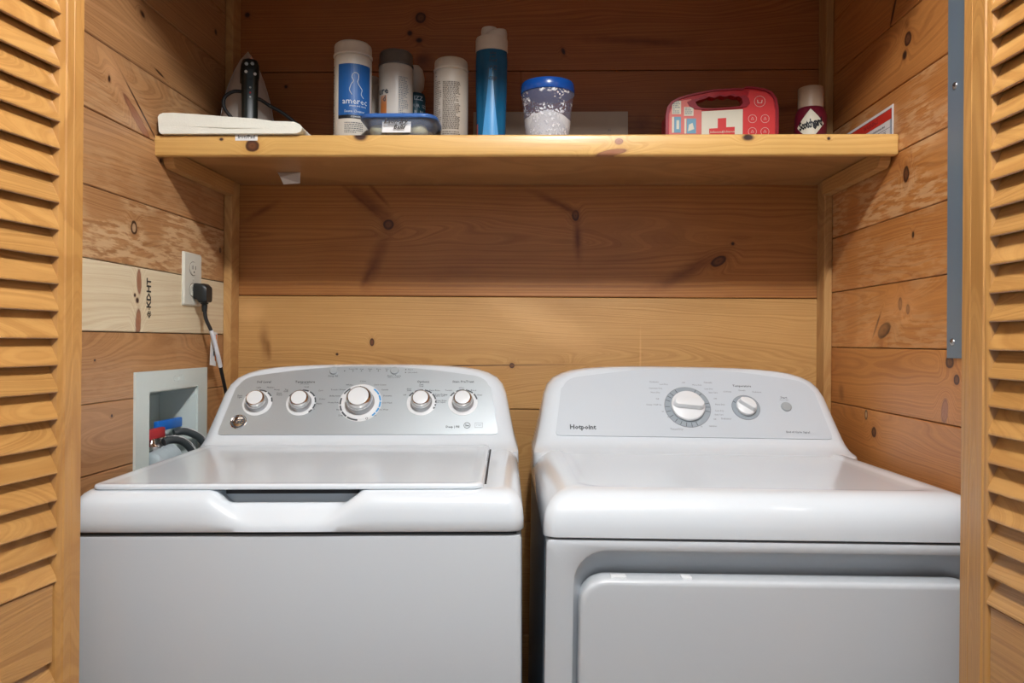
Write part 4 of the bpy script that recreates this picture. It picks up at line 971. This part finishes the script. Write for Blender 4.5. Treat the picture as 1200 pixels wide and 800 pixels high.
pl = lambda pts, m, nm='print', y=-.0290, d=.0006, par=fk: obj(nm, plate(pts, [], y, y+d), m, par)
KW = plain('kit_cream_print', (.70, .66, .52), .5); KB = plain('kit_blue_print', (.16, .34, .46), .5)
pl([(-.118, .002), (-.046, .002), (-.046, .104), (-.056, .112), (-.070, .128), (-.098, .124), (-.111, .112), (-.118, .095)], PINK, 'left_print')
pl([(.047, .002), (.118, .002), (.118, .100), (.113, .130), (.098, .142), (.062, .148), (.056, .130), (.047, .108)], RED2, 'right_print')
pl([(-.0455, .002), (.0465, .002), (.0465, .105), (-.0455, .100)], KW, 'centre_panel')
pl([(-.0095, .002), (.0095, .002), (.0095, .044), (.0285, .046), (.0285, .065), (.0095, .064), (.0095, .085), (-.0095, .084), (-.0095, .062), (-.0285, .061), (-.0285, .042), (-.0095, .043)], RED2, 'red_cross', -.0298)
text('Johnson&Johnson', .0078, KW, fk, (0, -.0304, .0535), (pi/2, rad(-1.5), 0), depth=.0001, shear=.35)
for (x0, x1, z0, z1, m_) in ((-.112, -.092, .094, .124, KW), (-.085, -.064, .090, .110, KW), (-.107, -.092, .052, .088, KB), (-.112, -.1075, .052, .088, KW), (-.084, -.080, .050, .084, KW), (-.079, -.058, .050, .084, KB), (-.104, -.092, .012, .046, KB), (-.112, -.1045, .012, .046, KW), (-.085, -.058, .028, .044, KB), (-.085, -.058, .004, .026, KW)):
    pl([(x0, z0), (x1, z0), (x1, z1), (x0, z1)], m_, 'picture', -.0296)
pl([(-.102, .060), (-.096, .060), (-.096, .080), (-.102, .080)], KW, 'picture', -.0301); pl([(-.076, .055), (-.062, .060), (-.066, .074), (-.074, .070)], KW, 'picture', -.0301)
b = bmesh.new(); fineprint(b, -.110, -.094, .096, .122, .004, .0018, random.Random(1)); fineprint(b, -.083, -.066, .092, .108, .004, .0018, random.Random(2))
for v in b.verts: v.co = Vector((v.co.x, -.0300, v.co.y))
obj('fine_print', b, INK2, fk)
PW = plain('kit_pale_ink', (.72, .52, .46), .6)
for (x, z_, r_) in ((.084, .122, .0125), (.068, .083, .0095), (.096, .083, .0095), (.068, .054, .0095), (.096, .054, .0095), (.068, .025, .0095), (.096, .025, .0095)):
    i_ = obj('icon', plate(circ(x, z_, r_, 20), [circ(x, z_, r_-.0008, 20)], -.0298, -.0294), PW, fk)
    pts = [(x+r_*.45*cos(a), z_+r_*.45*sin(a)) for a in [rad(90+120*k) for k in range(3)]] if z_ < .12 else [(x-.005, z_-.004), (x+.005, z_-.004), (x+.006, z_+.004), (x, z_), (x-.006, z_+.004)]
    obj('icon_mark', plate(pts, [off(pts, .7, (x, z_))], -.0298, -.0294), PW, i_)
# spray can
cn = thing('spray_can', 'dark red spray can with a beige cap at the right end of the shelf', 'spray can', (.6185, 1.80, ZS), (0, 0, 0))
MAR = plain('maroon_can', (.135, .008, .022), .3, coat=.3)
rcn = .0355
obj('can_body', lathe(bmesh.new(), [(.034, 0), (.0355, .002), (.0355, .096), (.0335, .108), (.029, .118), (.026, .121)], 40), MAR, cn, 40)
obj('cap', lathe(bmesh.new(), [(.0262, .116), (.0282, .118), (.0282, .162), (.0270, .1665), (.022, .1675), (.002, .1675)], 40), plain('beige_can_cap', (.50, .38, .27), .4), cn, 40)
b = bmesh.new()
for k in range(1):
    n_ = 16
    rows2 = []
    for i in range(n_+1):
        x = -.031+.062*i/n_; hgt = .036*(1-abs(x)/.0315)+.0003
        rows2.append([(x, -hgt+x*.10, 0), (x, hgt+x*.10, 0), (x, hgt+x*.10, .0003), (x, -hgt+x*.10, .0003)])
    loft(b, rows2)
obj('diamond', bend(b, rcn, -.33), KW, cn, loc=(0, 0, .074))
sg = text_bm('Scotchgard', .0150, depth=.0002, bold=.0006, shear=.1, sp=.80)
bmesh.ops.scale(sg, vec=(.98, 1.75, 1), verts=sg.verts); bmesh.ops.rotate(sg, cent=(0, 0, 0), matrix=Matrix.Rotation(rad(11), 3, 'Z'), verts=sg.verts)
obj('lettering', bend(sg, rcn, -.33, .0012), plain('can_black_ink', (.01, .01, .012), .5), cn, loc=(0, 0, .076))
obj('stripe', bend(grid_rect(-.008, .012, .0, .034, 4), rcn, -.33), plain('can_pink', (.50, .16, .18), .4), cn)
# warning card on the right wall, standing on the shelf
cd = thing('warning_card', 'white card with red band leaning on the right wall at the shelf end', 'card', (.7125, 1.588, ZS), (0, 0, rad(-88.92)))
cdm = empty  # local x runs to the front, so the card goes towards -x
obj('card_sheet', bx(-.24, 0, -.0015, -.0003, 0, .0655), PAPER, cd)
obj('red_band', bx(-.235, -.006, -.0019, -.0015, .038, .0585), plain('warning_red', (.62, .035, .02), .5), cd)
obj('frame_line', plate([(-.236, .002), (-.0055, .002), (-.0055, .0595), (-.236, .0595)], [[(-.235, .0035), (-.0065, .0035), (-.0065, .0585), (-.235, .0585)]], -.0018, -.0015), INK, cd)
obj('blue_band', bx(-.0125, -.0068, -.0018, -.0015, .004, .037), plain('card_grey_blue', (.35, .42, .50), .5), cd)
text('WARNING', .014, plain('dark_red_ink', (.25, .02, .02), .6), cd, (-.10, -.0021, .048), name='lettering', depth=.0001)
text('read instructions first', .0075, INK, cd, (-.068, -.0018, .0290), name='lettering', depth=.0001)
obj('frame_line', bx(-.235, -.0065, -.0018, -.0015, .0215, .0222), INK, cd)
text('SERVICE', .012, INK, cd, (-.052, -.0018, .0130), name='lettering', depth=.0001)
